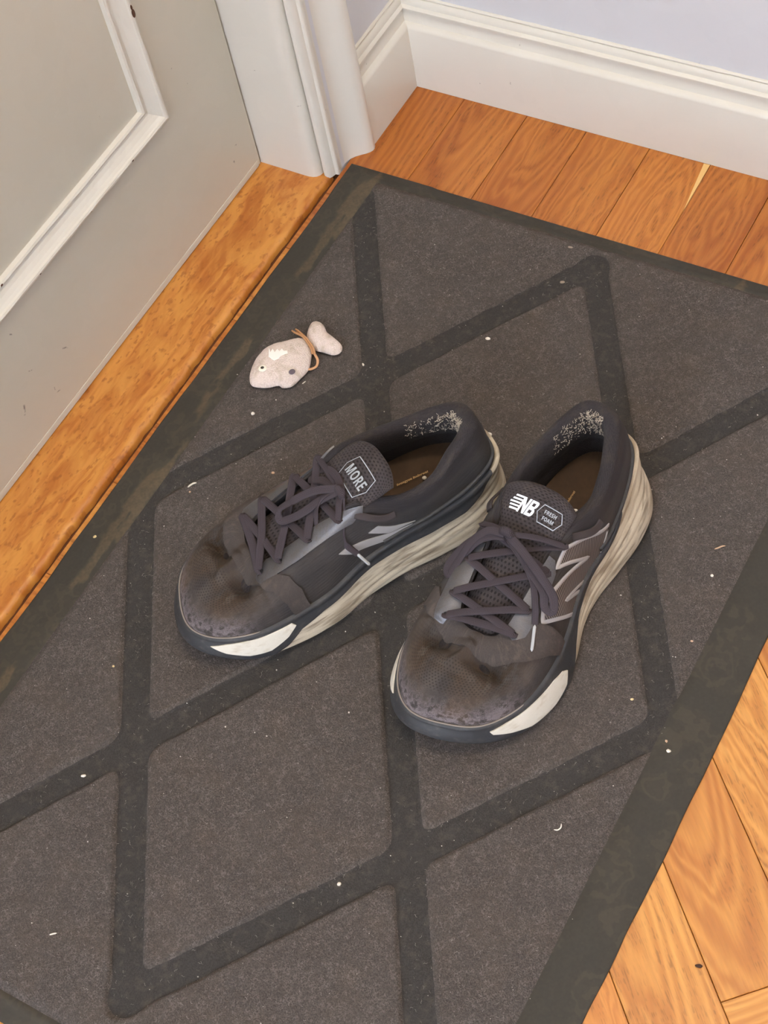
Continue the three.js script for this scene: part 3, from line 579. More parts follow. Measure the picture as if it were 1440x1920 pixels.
const shoeMat = {
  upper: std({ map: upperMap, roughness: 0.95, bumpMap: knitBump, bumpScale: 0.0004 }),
  foam: std({ map: foamMap, roughness: 0.75 }),
  trim: std({ map: fabricNoise([46, 48, 52], [60, 61, 64], [94, 90, 84], 1), roughness: 0.55 }),
  insert: std({ map: fabricNoise([214, 209, 196], [226, 221, 208], [186, 174, 152], 2), roughness: 0.7 }),
  rubber: std({ color: 0x2b2f36, roughness: 0.7 }),
  lining: std({ map: fabricNoise([36, 33, 36], [58, 54, 56], [74, 66, 58], 3), roughness: 1, bumpMap: knitBump, bumpScale: 0.0006 }),
  insole: std({ map: fabricNoise([70, 54, 40], [82, 62, 45], [98, 78, 58], 4), roughness: 0.8 }),
  saddle: std({ map: fabricNoise([60, 54, 52], [80, 73, 69], [100, 88, 79], 5), roughness: 0.95, bumpMap: knitBump, bumpScale: 0.0005 }),
  eyestay: std({ map: fabricNoise([92, 92, 96], [110, 110, 114], [98, 92, 86], 6), roughness: 0.3, metalness: 0.65 }),       // silvery film, the same on both sides of both shoes
  emblem: std({ color: 0xb3b0b0, roughness: 0.4, metalness: 0.08 }),
  stripes: std({ map: texture(512, 16, (u) => lerp3([52, 48, 48], [128, 118, 112], sstep(0.45, 0.6, Math.abs(((u * 32) % 1) - 0.5) * 2))), roughness: 0.6 }),
  tongue: std({ map: texture(512, 512, (u, v) => { const f = tileNoise(u, v, 90, 90, 2), d = tileNoise(u, v, 9, 9, 4), hu = u * 14 + (Math.floor(v * 14) % 2) * 0.5, hv = v * 14, h = 1 - sstep(0.2, 0.34, Math.hypot((hu % 1) - 0.5, (hv % 1) - 0.5)); return lerp3(lerp3(lerp3([50, 45, 47], [68, 61, 62], f), [84, 74, 66], clamp((d - 0.5) * 2.5) * 0.6), [24, 20, 21], h * 0.8 * (1 - sstep(0.8, 0.82, 0))); }), roughness: 0.9, bumpMap: knitBump, bumpScale: 0.0003 }),
  cord: std({ map: texture(128, 128, (u, v) => { const t = Math.abs(Math.sin(u * PI2 * 6 + v * PI2 * 8)) * Math.abs(Math.sin(u * PI2 * 6 - v * PI2 * 8)); return lerp3([46, 40, 46], [78, 70, 76], t); }), roughness: 0.9 }),
  aglet: phys({ color: 0xd9dcde, roughness: 0.15, transmission: 0.4, thickness: 0 }),
  bead: std({ color: 0x8f867f, roughness: 0.9 }),
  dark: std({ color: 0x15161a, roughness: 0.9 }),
  fluff: std({ color: 0xcfc3b2, roughness: 1 }),
};
shoeMat.cord.map.repeat.set(60, 60); shoeMat.stripes.map.repeat.set(1, 1);
for (const k of ['trim', 'insert', 'saddle', 'eyestay']) shoeMat[k].map.repeat.set(24, 24);

function printCanvas(w, h, draw) {
  const c = document.createElement('canvas'); c.width = w; c.height = h; const x = c.getContext('2d'); x.clearRect(0, 0, w, h); draw(x, w, h);
  const t = new THREE.CanvasTexture(c); t.colorSpace = THREE.SRGBColorSpace; return t;
}
function tonguePrint(badge) {
  return printCanvas(768, 384, (x, w, h) => {
    x.fillStyle = '#eef2ff'; x.strokeStyle = '#aab0b8'; x.lineJoin = 'round';
    // slanted double-letter emblem cut by speed lines
    if (badge.length > 1) { x.save(); x.translate(150, 275); x.transform(1, 0, -0.32, 1, 0, 0);
    for (let i = 0; i < 5; i++) x.fillRect(-58 - i * 0 - [0, 14, 30, 14, 0][i], -150 + i * 31, 104 + [0, 14, 30, 14, 0][i], 18);
    x.beginPath(); x.moveTo(46, -150); x.lineTo(74, -150); x.lineTo(112, -70); x.lineTo(112, -150); x.lineTo(138, -150); x.lineTo(138, 0); x.lineTo(112, 0); x.lineTo(72, -84); x.lineTo(72, 0); x.lineTo(46, 0); x.closePath(); x.fill();
    x.beginPath(); x.moveTo(146, -150); x.lineTo(206, -150); x.quadraticCurveTo(236, -150, 236, -118); x.quadraticCurveTo(236, -86, 214, -78); x.quadraticCurveTo(242, -70, 242, -38); x.quadraticCurveTo(242, 0, 206, 0); x.lineTo(146, 0); x.closePath(); x.fill();
    x.globalCompositeOperation = 'destination-out'; x.fillRect(172, -126, 34, 30); x.fillRect(172, -58, 38, 32); x.restore(); }
    // hexagonal badge with lettering
    x.lineWidth = 7; x.beginPath(); const one = badge.length === 1, bx = one ? 470 : 585, by = 200, bw = one ? 235 : 150, bh = one ? 112 : 82; x.moveTo(bx - bw, by); x.lineTo(bx - bw + 46, by - bh); x.lineTo(bx + bw - 46, by - bh); x.lineTo(bx + bw, by); x.lineTo(bx + bw - 46, by + bh); x.lineTo(bx - bw + 46, by + bh); x.closePath(); x.stroke();
    x.fillStyle = '#a9aeb4'; x.textAlign = 'center'; x.textBaseline = 'middle';
    if (badge.length === 1) { x.font = 'bold 128px sans-serif'; x.fillText(badge[0], bx, by + 4); } else { x.font = 'bold 50px sans-serif'; x.fillText(badge[0], bx, by - 28); x.fillText(badge[1], bx, by + 32); }
  });
}
const insolePrint = printCanvas(1024, 96, (x) => { x.fillStyle = '#d8b27a'; x.font = 'italic bold 64px serif'; x.textBaseline = 'middle'; x.textAlign = 'center'; x.fillText('Seungyou Boderwat', 512, 48); });

function makeShoe(spec) {
  const { side } = spec, M = (g) => mirror(g, side);
  const root = thing('running_shoe', spec.label, 'shoe', null, [spec.at[0], MAT.top, spec.at[1]], Math.atan2(...spec.dir));
  const add = (name, g, m, parent = root) => obj(name, M(g), m, parent);
  seed = spec.seed;
  // sole
  const mid = bandGeo((phi, t) => { const w = t * 1.1; if (w <= 1) return midsoleAt(phi, w); const p = midsoleAt(phi, 1), B = bLoop(phi).addScaledVector(plan(bLoop, phi), -0.0012), k = (w - 1) / 0.1; return p.lerp(B, k).add(V(0, 0.0012 * Math.sin(k * Math.PI), 0)); }, 308, 44, (u, v) => [u * 1.0, v]);
  add('midsole', mid, shoeMat.foam);
  const outs = gridGeo(220, 5, (u, v) => { const p = midsoleAt(u * ST, 0), t = v; return V(p.x * (1 - t), p.y - 0.0 + 0.0002, mixn(p.z, mixn(p.z, 0.155, 0.06), t)); }, null, false);
  add('outsole', outs, shoeMat.rubber);
  const low = [[2.9, 1], [4, 0.9], [5.4, 0.79], [6.3, 0.69], [6.85, 0.5], [7.2, 0.22], [7.5, 0.11], [8.2, 0.085], [9.4, 0.10], [10.2, 0.19], [13.0, 0.19], [13.6, 0.10], [14.0, 0.085], [14.35, 0.11], [14.7, 0.25], [15.1, 0.56], [15.7, 0.70], [17.2, 0.77], [18.8, 0.73], [19.7, 0.73], [20.3, 0.82], [20.75, 1]];
  const lowAt = (phi) => { for (let i = 0; i < low.length - 1; i++) if (phi <= low[i + 1][0]) { const t = (phi - low[i][0]) / (low[i + 1][0] - low[i][0]); return mixn(low[i][1], low[i + 1][1], t); } return 1; };
  const trimRows = [-0.03, 0, 0.04, 0.15, 0.3, 0.45, 0.6, 0.75, 0.9, 1, 1.05];
  const trim = gridGeo(320, trimRows.length - 1, (u, v) => {
    const phi = mixn(2.9, 20.75, u), k = trimRows[Math.round(v * (trimRows.length - 1))], w = mixn(lowAt(phi), 1, clamp(k));
    const e = sstep(2.9, 3.8, phi) * (1 - sstep(19.8, 20.75, phi));
    if (k > 1) return midsoleAt(phi, 1).addScaledVector(plan(bLoop, phi), -0.003).add(V(0, 0.0014 * e, 0));
    const p = midsoleAt(phi, w); return p.addScaledVector(w > 0.9 ? plan(bLoop, phi) : normalAt(midsoleAt, phi, w), k < 0 ? -0.0005 : w > 0.99 ? 0.0004 + 0.0020 * e : 0.0003 + 0.001 * e).add(V(0, w > 0.99 ? 0.0018 * e : 0, 0));
  }, (u, v) => [u * 0.5, v * 0.04], true);
  add('sole_trim', trim, shoeMat.trim);
  const lift = (h) => (phi, w) => midsoleAt(phi, w).addScaledVector(normalAt(midsoleAt, phi, w), h);
  const tearM = [[12.9, 0.66], [13.3, 0.80], [13.9, 0.88], [14.5, 0.90], [14.9, 0.88], [15.0, 0.76], [14.75, 0.55], [14.3, 0.34], [13.8, 0.30], [13.3, 0.44]];
  const tearL = [[9.9, 0.72], [9.5, 0.84], [8.9, 0.87], [8.1, 0.78], [7.75, 0.68], [7.6, 0.54], [7.8, 0.30], [8.3, 0.2], [9, 0.22], [9.5, 0.4], [9.85, 0.58]];
  for (const [poly, s] of [[tearM, 1], [tearL, -1]]) {
    const ins = add('side_insert', patchGeo(lift(0.0013), poly, 0.0012, 4, (a, b) => [a * 0.02, b * 0.05]), shoeMat.insert); ins.userData.label = 'pale leaf-shaped foam insert';
  }
  // upper
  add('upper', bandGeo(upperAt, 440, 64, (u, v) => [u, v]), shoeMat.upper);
  add('collar_lining', bandGeo(liningAt, 308, 36, (u, v) => [u * 6, v]), shoeMat.lining);
  const ins = gridGeo(154, 8, (u, v) => { const p = iLoop(u * ST), c = V(p.x * (1 - v), p.y - 0.003 * Math.sin(v * Math.PI / 2), mixn(p.z, mixn(p.z, 0.15, 0.15), v)); return c; }, (u, v) => { const p = iLoop(u * ST); return [p.x * (1 - v) * 4, p.z * 4]; }, true);
  add('insole', ins, shoeMat.insole);
  // saddle band over the vamp, eyestays and eyelets
  const sadP = [[7.9, 1], [7.62, 0.72], [7.4, 0.45], [7.25, 0.06], [7.6, 0.04], [7.95, 0.3], [8.34, 0.47], [8.9, 0.67], [9.9, 0.83], [11, 0.87], [12.2, 0.87], [13.2, 0.82], [13.9, 0.72], [14.5, 0.53], [14.9, 0.27], [15.05, 0.04], [15.45, 0.05], [15.3, 0.35], [14.95, 0.6], [14.45, 0.74], [14.2, 0.84], [14.1, 1]];
  add('vamp_band', patchGeo(upperAt, sadP, 0.0020, 4, (a, b) => [a * 0.03, b * 0.07]), shoeMat.saddle);
  const e0 = spec.silverFrom, eyL = [[e0, 0.86], [e0 + 0.25, 0.74], [6.9, 0.71], [8.1, 0.73], [8.5, 0.84], [8.45, 1], [7.5, 1], [e0 + 0.6, 1], [e0, 1]], eyM = eyL.map(([a, b]) => [22 - a, b]);
  for (const p of [eyL, eyM]) { const e = add('eyestay', patchGeo(upperAt, p, 0.0022, 4, (a, b) => [a * 0.03, b * 0.07]), shoeMat.eyestay); e.userData.label = 'silver-grey eyestay strip'; }
  const lat = [[8.3, 0.865], [7.5, 0.87], [6.5, 0.87], [5.6, 0.88]], med = lat.map(([a, b]) => [22 - a, b]);
  const hole = ([a, b], h) => upperAt(a, b).addScaledVector(normalAt(upperAt, a, b), h);
  for (const e of [...lat, ...med]) {  // dark discs stand in for the shadow inside the lace holes
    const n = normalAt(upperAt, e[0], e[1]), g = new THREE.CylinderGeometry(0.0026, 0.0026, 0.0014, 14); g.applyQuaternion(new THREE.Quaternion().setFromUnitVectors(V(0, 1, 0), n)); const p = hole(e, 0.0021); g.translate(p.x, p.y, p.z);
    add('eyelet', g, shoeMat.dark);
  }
  // side emblem on both sides
  const emblem = (f) => {
    const q = (l) => l.map(([a, b]) => [f(a), b]);
    const fill = add('side_emblem', patchGeo(upperAt, q([[7.5, 0.62], [6.45, 0.03], [5.7, 0.03], [6.55, 0.36], [5.4, 0.03], [4.3, 0.03], [3.98, 0.34], [3.8, 0.42], [5.6, 0.80], [6.2, 0.74], [4.95, 0.27], [6.75, 0.66], [7.0, 0.74]]), 0.0005, 4, (a, b) => [a * 0.42 + b * 0.25, b]), spec.solidEmblem ? shoeMat.emblem : shoeMat.stripes);
    if (spec.solidEmblem) { fill.userData.label = 'silver letter on the side'; return; }
    for (const l of [[[3.85, 0.42], [5.6, 0.80], [6.2, 0.75], [4.9, 0.26], [6.72, 0.65]], [[7.0, 0.74], [7.5, 0.61], [6.45, 0.03]], [[3.95, 0.34], [4.3, 0.04]], [[5.4, 0.03], [6.55, 0.35], [5.75, 0.03]]]) add('emblem_outline', stripGeo(upperAt, q(l), 0.0032, 0.0009), shoeMat.emblem, fill);
  };
  const plain = (f) => { for (const l of [[[17.2, 0.44], [17.45, 0.52], [18.5, 0.26], [17.75, 0.29]], [[16.75, 0.39], [17.25, 0.33], [18.5, 0.20], [17.7, 0.13], [16.9, 0.25]], [[16.35, 0.42], [16.6, 0.43], [16.75, 0.26]]]) add('side_emblem', patchGeo(upperAt, l.map(([a, b]) => [f(a), b]), 0.0006, 3), shoeMat.emblem).userData.label = 'silver stroke of the side letter'; };
  if (side > 0) emblem((a) => a); else plain((a) => a);
  const bead = []; for (let p = 8.9; p <= 14.2; p += 0.15) { const q = hole([p, 0.05], 0.0010); bead.push([q.x, q.y, q.z]); }
  add('toe_bead', cordGeo(bead, 0.0015, 0.0015, undefined, 3, 0.04), shoeMat.bead);
  // raised piping round the heel and a folded loop by the top eyelet
  const pip = []; for (let p = 17.6; p <= 26.4; p += 0.2) { const q = hole([p, 0.15 + 0.06 * Math.cos((p - 22) * 0.35)], 0.0004); pip.push([q.x, q.y, q.z]); }
  add('heel_piping', cordGeo(pip, 0.0045, 0.0040, (v) => V(0, 1, 0), 3), shoeMat.trim);
  for (const s of [4.45, 17.55]) { const d = s < 11 ? 1 : -1, l = []; for (let k = 0; k <= 6; k++) { const t = k / 6, q = hole([s + d * (0.75 - t * 1.05), 0.86 - 0.16 * Math.sin(t * 2.2)], 0.0012 + 0.002 * Math.sin(t * Math.PI)); l.push([q.x, q.y, q.z]); } add('side_loop', cordGeo(l, 0.0065, 0.0022, (v, p) => V(Math.sign(p.x), 0.8, 0), 8), shoeMat.tongue); }
  // tongue: a padded slab
  const path = new THREE.CatmullRomCurve3([[0, 0.060, 0.244], [0, 0.0705, 0.222], [-0.001, 0.081, 0.196], [-0.002, 0.0905, 0.174], [-0.003, 0.099, 0.157], [-0.004, 0.108, 0.144], [-0.0045, 0.1155, 0.135], [-0.005, 0.1185, 0.130]].map((p, i) => V(p[0] + spec.tongueShift * Math.pow(i / 7, 2), p[1] + 0.003 * Math.pow(i / 7, 3), p[2] - spec.tongueBack * Math.pow(i / 7, 3))));
  const halfW = (t) => { const a = [0.0205, 0.021, 0.0225, 0.0245, 0.0275, 0.0305, 0.0325, 0.0320], x = clamp(t) * 7, i = Math.min(6, Math.floor(x)); return mixn(a[i], a[i + 1], x - i); };
  const tongueAt = (t, c, k) => {                              // t along, c across -1..1, k = +1 face, -1 back
    const p = path.getPoint(clamp(t)), d = path.getTangent(clamp(t)), n = V(0, d.z, -d.y).multiplyScalar(-1).normalize(); if (n.y < 0) n.negate();
    const corner = Math.sqrt(Math.max(0, 1 - Math.pow(Math.abs(c), 5))), th = mixn(0.0018, 0.0048, sstep(0.3, 0.75, t)) * corner * Math.sqrt(clamp((1 - t) / 0.05, 0, 1));
    const back = 0.007 * Math.pow(Math.abs(c), 3) * sstep(0.8, 1, t);            // rounded tip corners
    return V(p.x + c * halfW(t), p.y - 0.006 * c * c * mixn(0.5, 1, t) + spec.tongueTilt * c * 0.004 * sstep(0.6, 1, t), p.z).addScaledVector(n, th * k).addScaledVector(d, -back);
  };
  const nt = 60, nc = 24, tg = gridGeo(nc * 2, nt, (u, v) => { const a = u * 2, c = a <= 1 ? mixn(-1, 1, a) : mixn(1, -1, a - 1); return tongueAt(v, Math.sin(c * Math.PI / 2), a <= 1 ? 1 : -1); }, (u, v) => [u * 3, v * 3], false);
  closeSeam(tg, nc * 2, nt);
  const tongue = add('tongue', tg, shoeMat.tongue);
  {
    const print = phys({ map: tonguePrint(spec.badge), transparent: true, alphaTest: 0.4, roughness: 0.4 });
    const lg = gridGeo(24, 16, (u, v) => { const c = mixn(-0.88, 0.92, u) * side, t = mixn(0.60, 0.93, v); const p = tongueAt(t, c, 1), d = path.getTangent(t), n = V(0, Math.abs(d.z), d.y).normalize(); return p.addScaledVector(n, 0.0007); }, (u, v) => [u, v], false);
    const l = obj('printed_logo', side > 0 ? lg : mirror(lg, side), print, tongue); l.userData.label = 'white emblem and badge printed on the tongue';
  }
  {
    const ip = phys({ map: insolePrint, transparent: true, alphaTest: 0.35, roughness: 0.8 }), [cb, cs, ang, len] = spec.insoleText;
    const g = gridGeo(16, 2, (u, v) => { const a = (u - 0.5) * len, b = (v - 0.5) * len * 0.094; const X = cb + a * Math.cos(ang) - b * Math.sin(ang), Z = cs - a * Math.sin(ang) - b * Math.cos(ang); return V(X, spec.insoleY, Z); }, (u, v) => [u, v], false);
    obj('insole_print', g, ip, root);
  }
  // laces: bars and crosses through the eyelets
  const bar = (a, b, lift) => { const A = hole(a, 0.0016), B = hole(b, 0.0016), a1 = hole(a, 0.0042), b1 = hole(b, 0.0042), m = A.clone().lerp(B, 0.5); m.y += lift; const q1 = a1.clone().lerp(m, 0.35), q2 = b1.clone().lerp(m, 0.35); q1.y += lift * 0.45; q2.y += lift * 0.45; return [A, a1, q1, m, q2, b1, B].map((p) => [p.x, p.y, p.z]); };
  add('lace', cordGeo(bar(lat[0], med[0], 0.0030), 0.0074, 0.0016), shoeMat.cord);
  for (let i = 0; i < 3; i++) { add('lace', cordGeo(bar(lat[i], med[i + 1], 0.0018), 0.0070, 0.0015), shoeMat.cord); add('lace', cordGeo(bar(med[i], lat[i + 1], 0.0034), 0.0070, 0.0015), shoeMat.cord); }
  for (const e of [lat[3], med[3]]) { const A = hole(e, 0.0014), B = hole(e, 0.004), k = spec.knot, m = [mixn(B.x, k[0], 0.5), Math.max(B.y, k[1]) - 0.001, mixn(B.z, k[2], 0.5)]; add('lace', cordGeo([[A.x, A.y, A.z], [B.x, B.y, B.z], m, k], 0.0056, 0.0017), shoeMat.cord); }
  const kg = cordGeo([[-0.006, -0.001, 0.002], [-0.003, 0.003, 0], [0.003, 0.003, 0], [0.006, -0.001, -0.002]].map((p) => p.map((v, i) => v + spec.knot[i])), 0.0075, 0.006, undefined, 8, 0.3);
  add('lace_knot', kg, shoeMat.cord);
  for (const l of spec.loops) add('lace_loop', cordGeo(l, 0.0072, 0.0018, (v, p) => V(0.25 * Math.sign(p.x), 1, 0.35)), shoeMat.cord);
  for (const l of spec.tails) {
    const t = add('lace_tail', cordGeo(l.slice(0, -1), 0.0055, 0.0017, () => V(0.3, 1, 0.4)), shoeMat.cord);
    const a = V(...l[l.length - 2]), b = V(...l[l.length - 1]);
    const g = cordGeo([a.toArray(), a.clone().lerp(b, 0.5).toArray(), b.toArray()], 0.0027, 0.0024, undefined, 6, 0.06);
    obj('aglet', M(g), l.pale === false ? shoeMat.cord : shoeMat.aglet, t).userData.label = 'pale plastic lace tip';
  }
  // frayed white padding inside the heel
  const fib = []; const wisp = cordGeo([[0, 0, 0], [0.0006, 0.0014, 0.0003], [-0.0003, 0.003, 0.0009], [0.0005, 0.0044, 0.0004]], 0.0007, 0.0005, undefined, 3), count = 420, im = new THREE.InstancedMesh(wisp, shoeMat.fluff, count), q = new THREE.Quaternion(), mtx = new THREE.Matrix4();
  for (let i = 0; i < count; i++) {
    const phi = mixn(spec.fray[0], spec.fray[1], rnd()), w = mixn(0.30, 0.60, rnd()), p = liningAt(phi, w), n = plan(tLoop, phi).negate(); p.addScaledVector(n, 0.0006);
    q.setFromEuler(new THREE.Euler(rr(-1.4, 1.4), rr(0, 6.3), rr(-1.4, 1.4))); const s = rr(0.22, 0.62); mtx.compose(V(p.x * side, p.y, p.z), q, V(s, s, s)); im.setMatrixAt(i, mtx);
  }
  im.name = 'frayed_padding'; im.userData.kind = 'stuff'; im.userData.label = 'white padding showing through the torn heel lining'; im.castShadow = im.receiveShadow = true; root.add(im);
  return root;
}
SHOES[0] = {
  ...SHOES[0], seed: 41, silverFrom: 6.1, label: 'dark running shoe on the right of the pair, large outlined silver letter on its side', badge: ['FRESH', 'FOAM'], tongueShift: 0.004, tongueTilt: 0, tongueBack: 0.011, solidEmblem: false,
  insoleText: [-0.0083, 0.084, 1.62, 0.046], insoleY: 0.0470, fray: [19.5, 22.9], knot: [-0.010, 0.109, 0.166],
  loops: [
    [[-0.011, 0.1105, 0.167], [-0.0245, 0.109, 0.170], [-0.034, 0.101, 0.180], [-0.0395, 0.088, 0.1925], [-0.0437, 0.077, 0.2055], [-0.0485, 0.0775, 0.2000], [-0.0395, 0.094, 0.182], [-0.026, 0.105, 0.174], [-0.011, 0.108, 0.168]],
    [[-0.009, 0.110, 0.166], [0.0105, 0.108, 0.174], [0.0305, 0.100, 0.182], [0.0460, 0.090, 0.1895], [0.0496, 0.084, 0.1975], [0.0424, 0.085, 0.197], [0.0373, 0.091, 0.1895], [0.0209, 0.099, 0.181], [-0.006, 0.108, 0.168]]],
  tails: [[[-0.008, 0.111, 0.166], [0.0101, 0.104, 0.1765], [0.0251, 0.0935, 0.186], [0.0347, 0.084, 0.1987], [0.0405, 0.0755, 0.2100], [0.0477, 0.066, 0.2277]],
    [[-0.012, 0.108, 0.167], [-0.028, 0.103, 0.178], [-0.037, 0.0905, 0.189], [-0.0415, 0.080, 0.1975], [-0.0455, 0.072, 0.2045]]],
};
SHOES[1] = {
  ...SHOES[1], seed: 43, silverFrom: 5.0, label: 'dark running shoe on the left of the pair, slanting towards the door, plain silver letter', badge: ['MORE'], tongueShift: -0.008, tongueTilt: -1, tongueBack: 0.024, solidEmblem: true,
  insoleText: [-0.0055, 0.080, 1.51, 0.048], insoleY: 0.0470, fray: [20.9, 24.9], knot: [-0.017, 0.107, 0.150],
  loops: [
    [[-0.0142, 0.111, 0.1505], [-0.0060, 0.111, 0.1684], [-0.0001, 0.104, 0.1871], [0.0031, 0.096, 0.2000], [-0.0035, 0.092, 0.2024], [-0.0104, 0.097, 0.1883], [-0.0128, 0.105, 0.1675], [-0.0159, 0.110, 0.1525]],
    [[-0.018, 0.108, 0.149], [-0.004, 0.110, 0.146], [0.012, 0.105, 0.148], [0.021, 0.096, 0.156], [0.017, 0.096, 0.163], [0.004, 0.104, 0.156], [-0.014, 0.107, 0.151]]],
  tails: [[[-0.0135, 0.110, 0.1523], [-0.0128, 0.107, 0.1648], [-0.0155, 0.1, 0.1731], [-0.0265, 0.0905, 0.1805], [-0.0378, 0.0825, 0.1924]],
    [[-0.0212, 0.108, 0.1499], [-0.0353, 0.096, 0.1588], [-0.0447, 0.080, 0.1645], [-0.0522, 0.068, 0.1589], [-0.0601, 0.056, 0.1529]]],
};
SHOES.forEach(makeShoe);
// ------------------------------------------------------------------ small things on the floor
{
  // plush fish toy
  const plushMap = texture(512, 512, (u, v) => { const f = tileNoise(u, v, 150, 150, 2), m = tileNoise(u, v, 10, 10, 3); const c = lerp3(lerp3([212, 194, 186], [240, 226, 218], f), [196, 180, 162], clamp((m - 0.5) * 2.4) * 0.8); return c; });
  const plushBump = texture(256, 256, (u, v) => 255 * tileNoise(u, v, 80, 80, 2), false);
  const plush = std({ map: plushMap, roughness: 1, bumpMap: plushBump, bumpScale: 0.0012 }), thread = std({ color: 0xb98a62, roughness: 0.95 }), white = std({ color: 0xf3efe9, roughness: 0.9 }), black = phys({ color: 0x0a0a0a, roughness: 0.2, clearcoat: 1 }), eyeWhite = phys({ color: 0xf4efe0, roughness: 0.3, clearcoat: 0.5 }), grey = std({ color: 0x6d6269, roughness: 1 });
  const fish = thing('toy_fish', 'small beige plush fish toy with white-ringed eye, string tied round its tail', 'toy', null, [0.0765, 0.0078, 0.2699]);
  const pillow = (outline, top, bottom, y, cx, cz) => {
    const c = new THREE.CatmullRomCurve3(outline.map(([x, z]) => V(x, 0, z)), true, 'centripetal'), nu = 128, prof = []; for (let k = 0; k <= 20; k++) prof.push(k / 10);
    const g = gridGeo(nu, prof.length - 1, (u, v) => {
      const t = v * 2, up = t <= 1, rho = Math.sin((up ? t : 2 - t) * Math.PI / 2), p = c.getPointAt(u % 1), h = Math.pow(Math.max(0, 1 - Math.pow(rho, 2.6)), 0.55);
      const fuzz = (fbm(p.x * rho * 260 + 9, p.z * rho * 260, 2) - 0.5) * 0.0009;
      return V(mixn(cx, p.x, rho) * (1 + fuzz), y + (up ? top : -bottom) * h + (up ? fuzz : 0), mixn(cz, p.z, rho));
    }, (u, v) => { const t = v * 2, rho = Math.sin((t <= 1 ? t : 2 - t) * Math.PI / 2), p = c.getPointAt(u % 1); return [mixn(cx, p.x, rho) * 16, mixn(cz, p.z, rho) * 16]; }, true);
    return closeSeam(g, nu, prof.length - 1);
  };
  const body = [[-0.0187, 0.027], [-0.0244, 0.0109], [-0.0249, -0.0037], [-0.0213, -0.0151], [-0.0098, -0.0261], [0.0018, -0.0352], [0.0092, -0.0351], [0.018, -0.03], [0.0241, -0.0189], [0.0292, -0.005], [0.0275, 0.0078], [0.0241, 0.0195], [0.0163, 0.0239], [0.0125, 0.0228], [0.0029, 0.0295], [-0.0117, 0.0331]];
  const tail = [[0.0072, -0.0389], [0.0027, -0.0509], [0.0029, -0.0579], [0.008, -0.06], [0.0158, -0.0575], [0.024, -0.0507], [0.0343, -0.0474], [0.0453, -0.042], [0.0475, -0.0355], [0.0433, -0.0301], [0.0315, -0.0289], [0.0236, -0.0282], [0.0164, -0.0314]];
  obj('body', pillow(body, 0.0105, 0.004, 0.0042, 0.003, -0.002), plush, fish);
  obj('tail', pillow(tail, 0.0075, 0.0035, 0.0044, 0.0235, -0.0432), plush, fish);
  const disc = (r, h, x, y, z) => { const g = new THREE.SphereGeometry(r, 24, 12); g.scale(1, h / r, 1); g.translate(x, y, z); return g; };
  const eye = obj('eye', disc(0.0041, 0.0013, -0.0077, 0.0139, 0.0166), eyeWhite, fish); obj('pupil', disc(0.0019, 0.0012, -0.0077, 0.0146, 0.0166), black, eye);
  const bones = new THREE.Shape([[-0.0144, -0.0067], [-0.0101, -0.0023], [-0.0104, -0.0071], [-0.0063, -0.0039], [-0.0059, -0.0084], [-0.0023, -0.0068], [-0.002, -0.0106], [0.0012, -0.0088], [0.0039, -0.0105], [0.0058, -0.0082], [0.0014, -0.0034], [0.0006, 0.0006], [-0.0018, 0.0043], [-0.009, 0.0021]].map(([x, z]) => new THREE.Vector2(x, -z)));
  const bg = new THREE.ExtrudeGeometry(bones, { depth: 0.0012, bevelEnabled: true, bevelThickness: 0.0004, bevelSize: 0.0004, bevelSegments: 2 }); bg.rotateX(-Math.PI / 2); bg.translate(0, 0.0138, 0);
  obj('stitched_bones', bg, white, fish);
  obj('spot', disc(0.0032, 0.001, 0.0205, 0.0128, 0.0085), grey, fish);
  const tie = [];
  for (const [a, b] of [[0, 0], [0.0016, 0.0007], [-0.0012, 0.0012]]) tie.push(cordGeo([[-0.0075, 0.006, -0.0426], [-0.0014, 0.0095, -0.0394], [0.0073, 0.0105, -0.0355], [0.0151, 0.0105, -0.0312], [0.022, 0.0095, -0.0266], [0.0252, 0.006, -0.023]].map((p, i) => [p[0] + a * (i < 2 ? 1.8 : 1), p[1] + Math.abs(a) * 0.3, p[2] + b * (i < 2 ? 2.6 : 1)]), 0.0018, 0.0018));
  obj('tie_string', mergeGeometries(tie), thread, fish);
  obj('hanging_loop', cordGeo([[0.0205, 0.007, -0.0265], [0.0265, 0.0055, -0.0225], [0.0315, 0.0045, -0.0184], [0.0338, 0.004, -0.012], [0.0313, 0.004, -0.0073], [0.027, 0.005, -0.0042]], 0.0026, 0.0013), std({ color: 0xcf9f78, roughness: 0.8 }), fish);
}
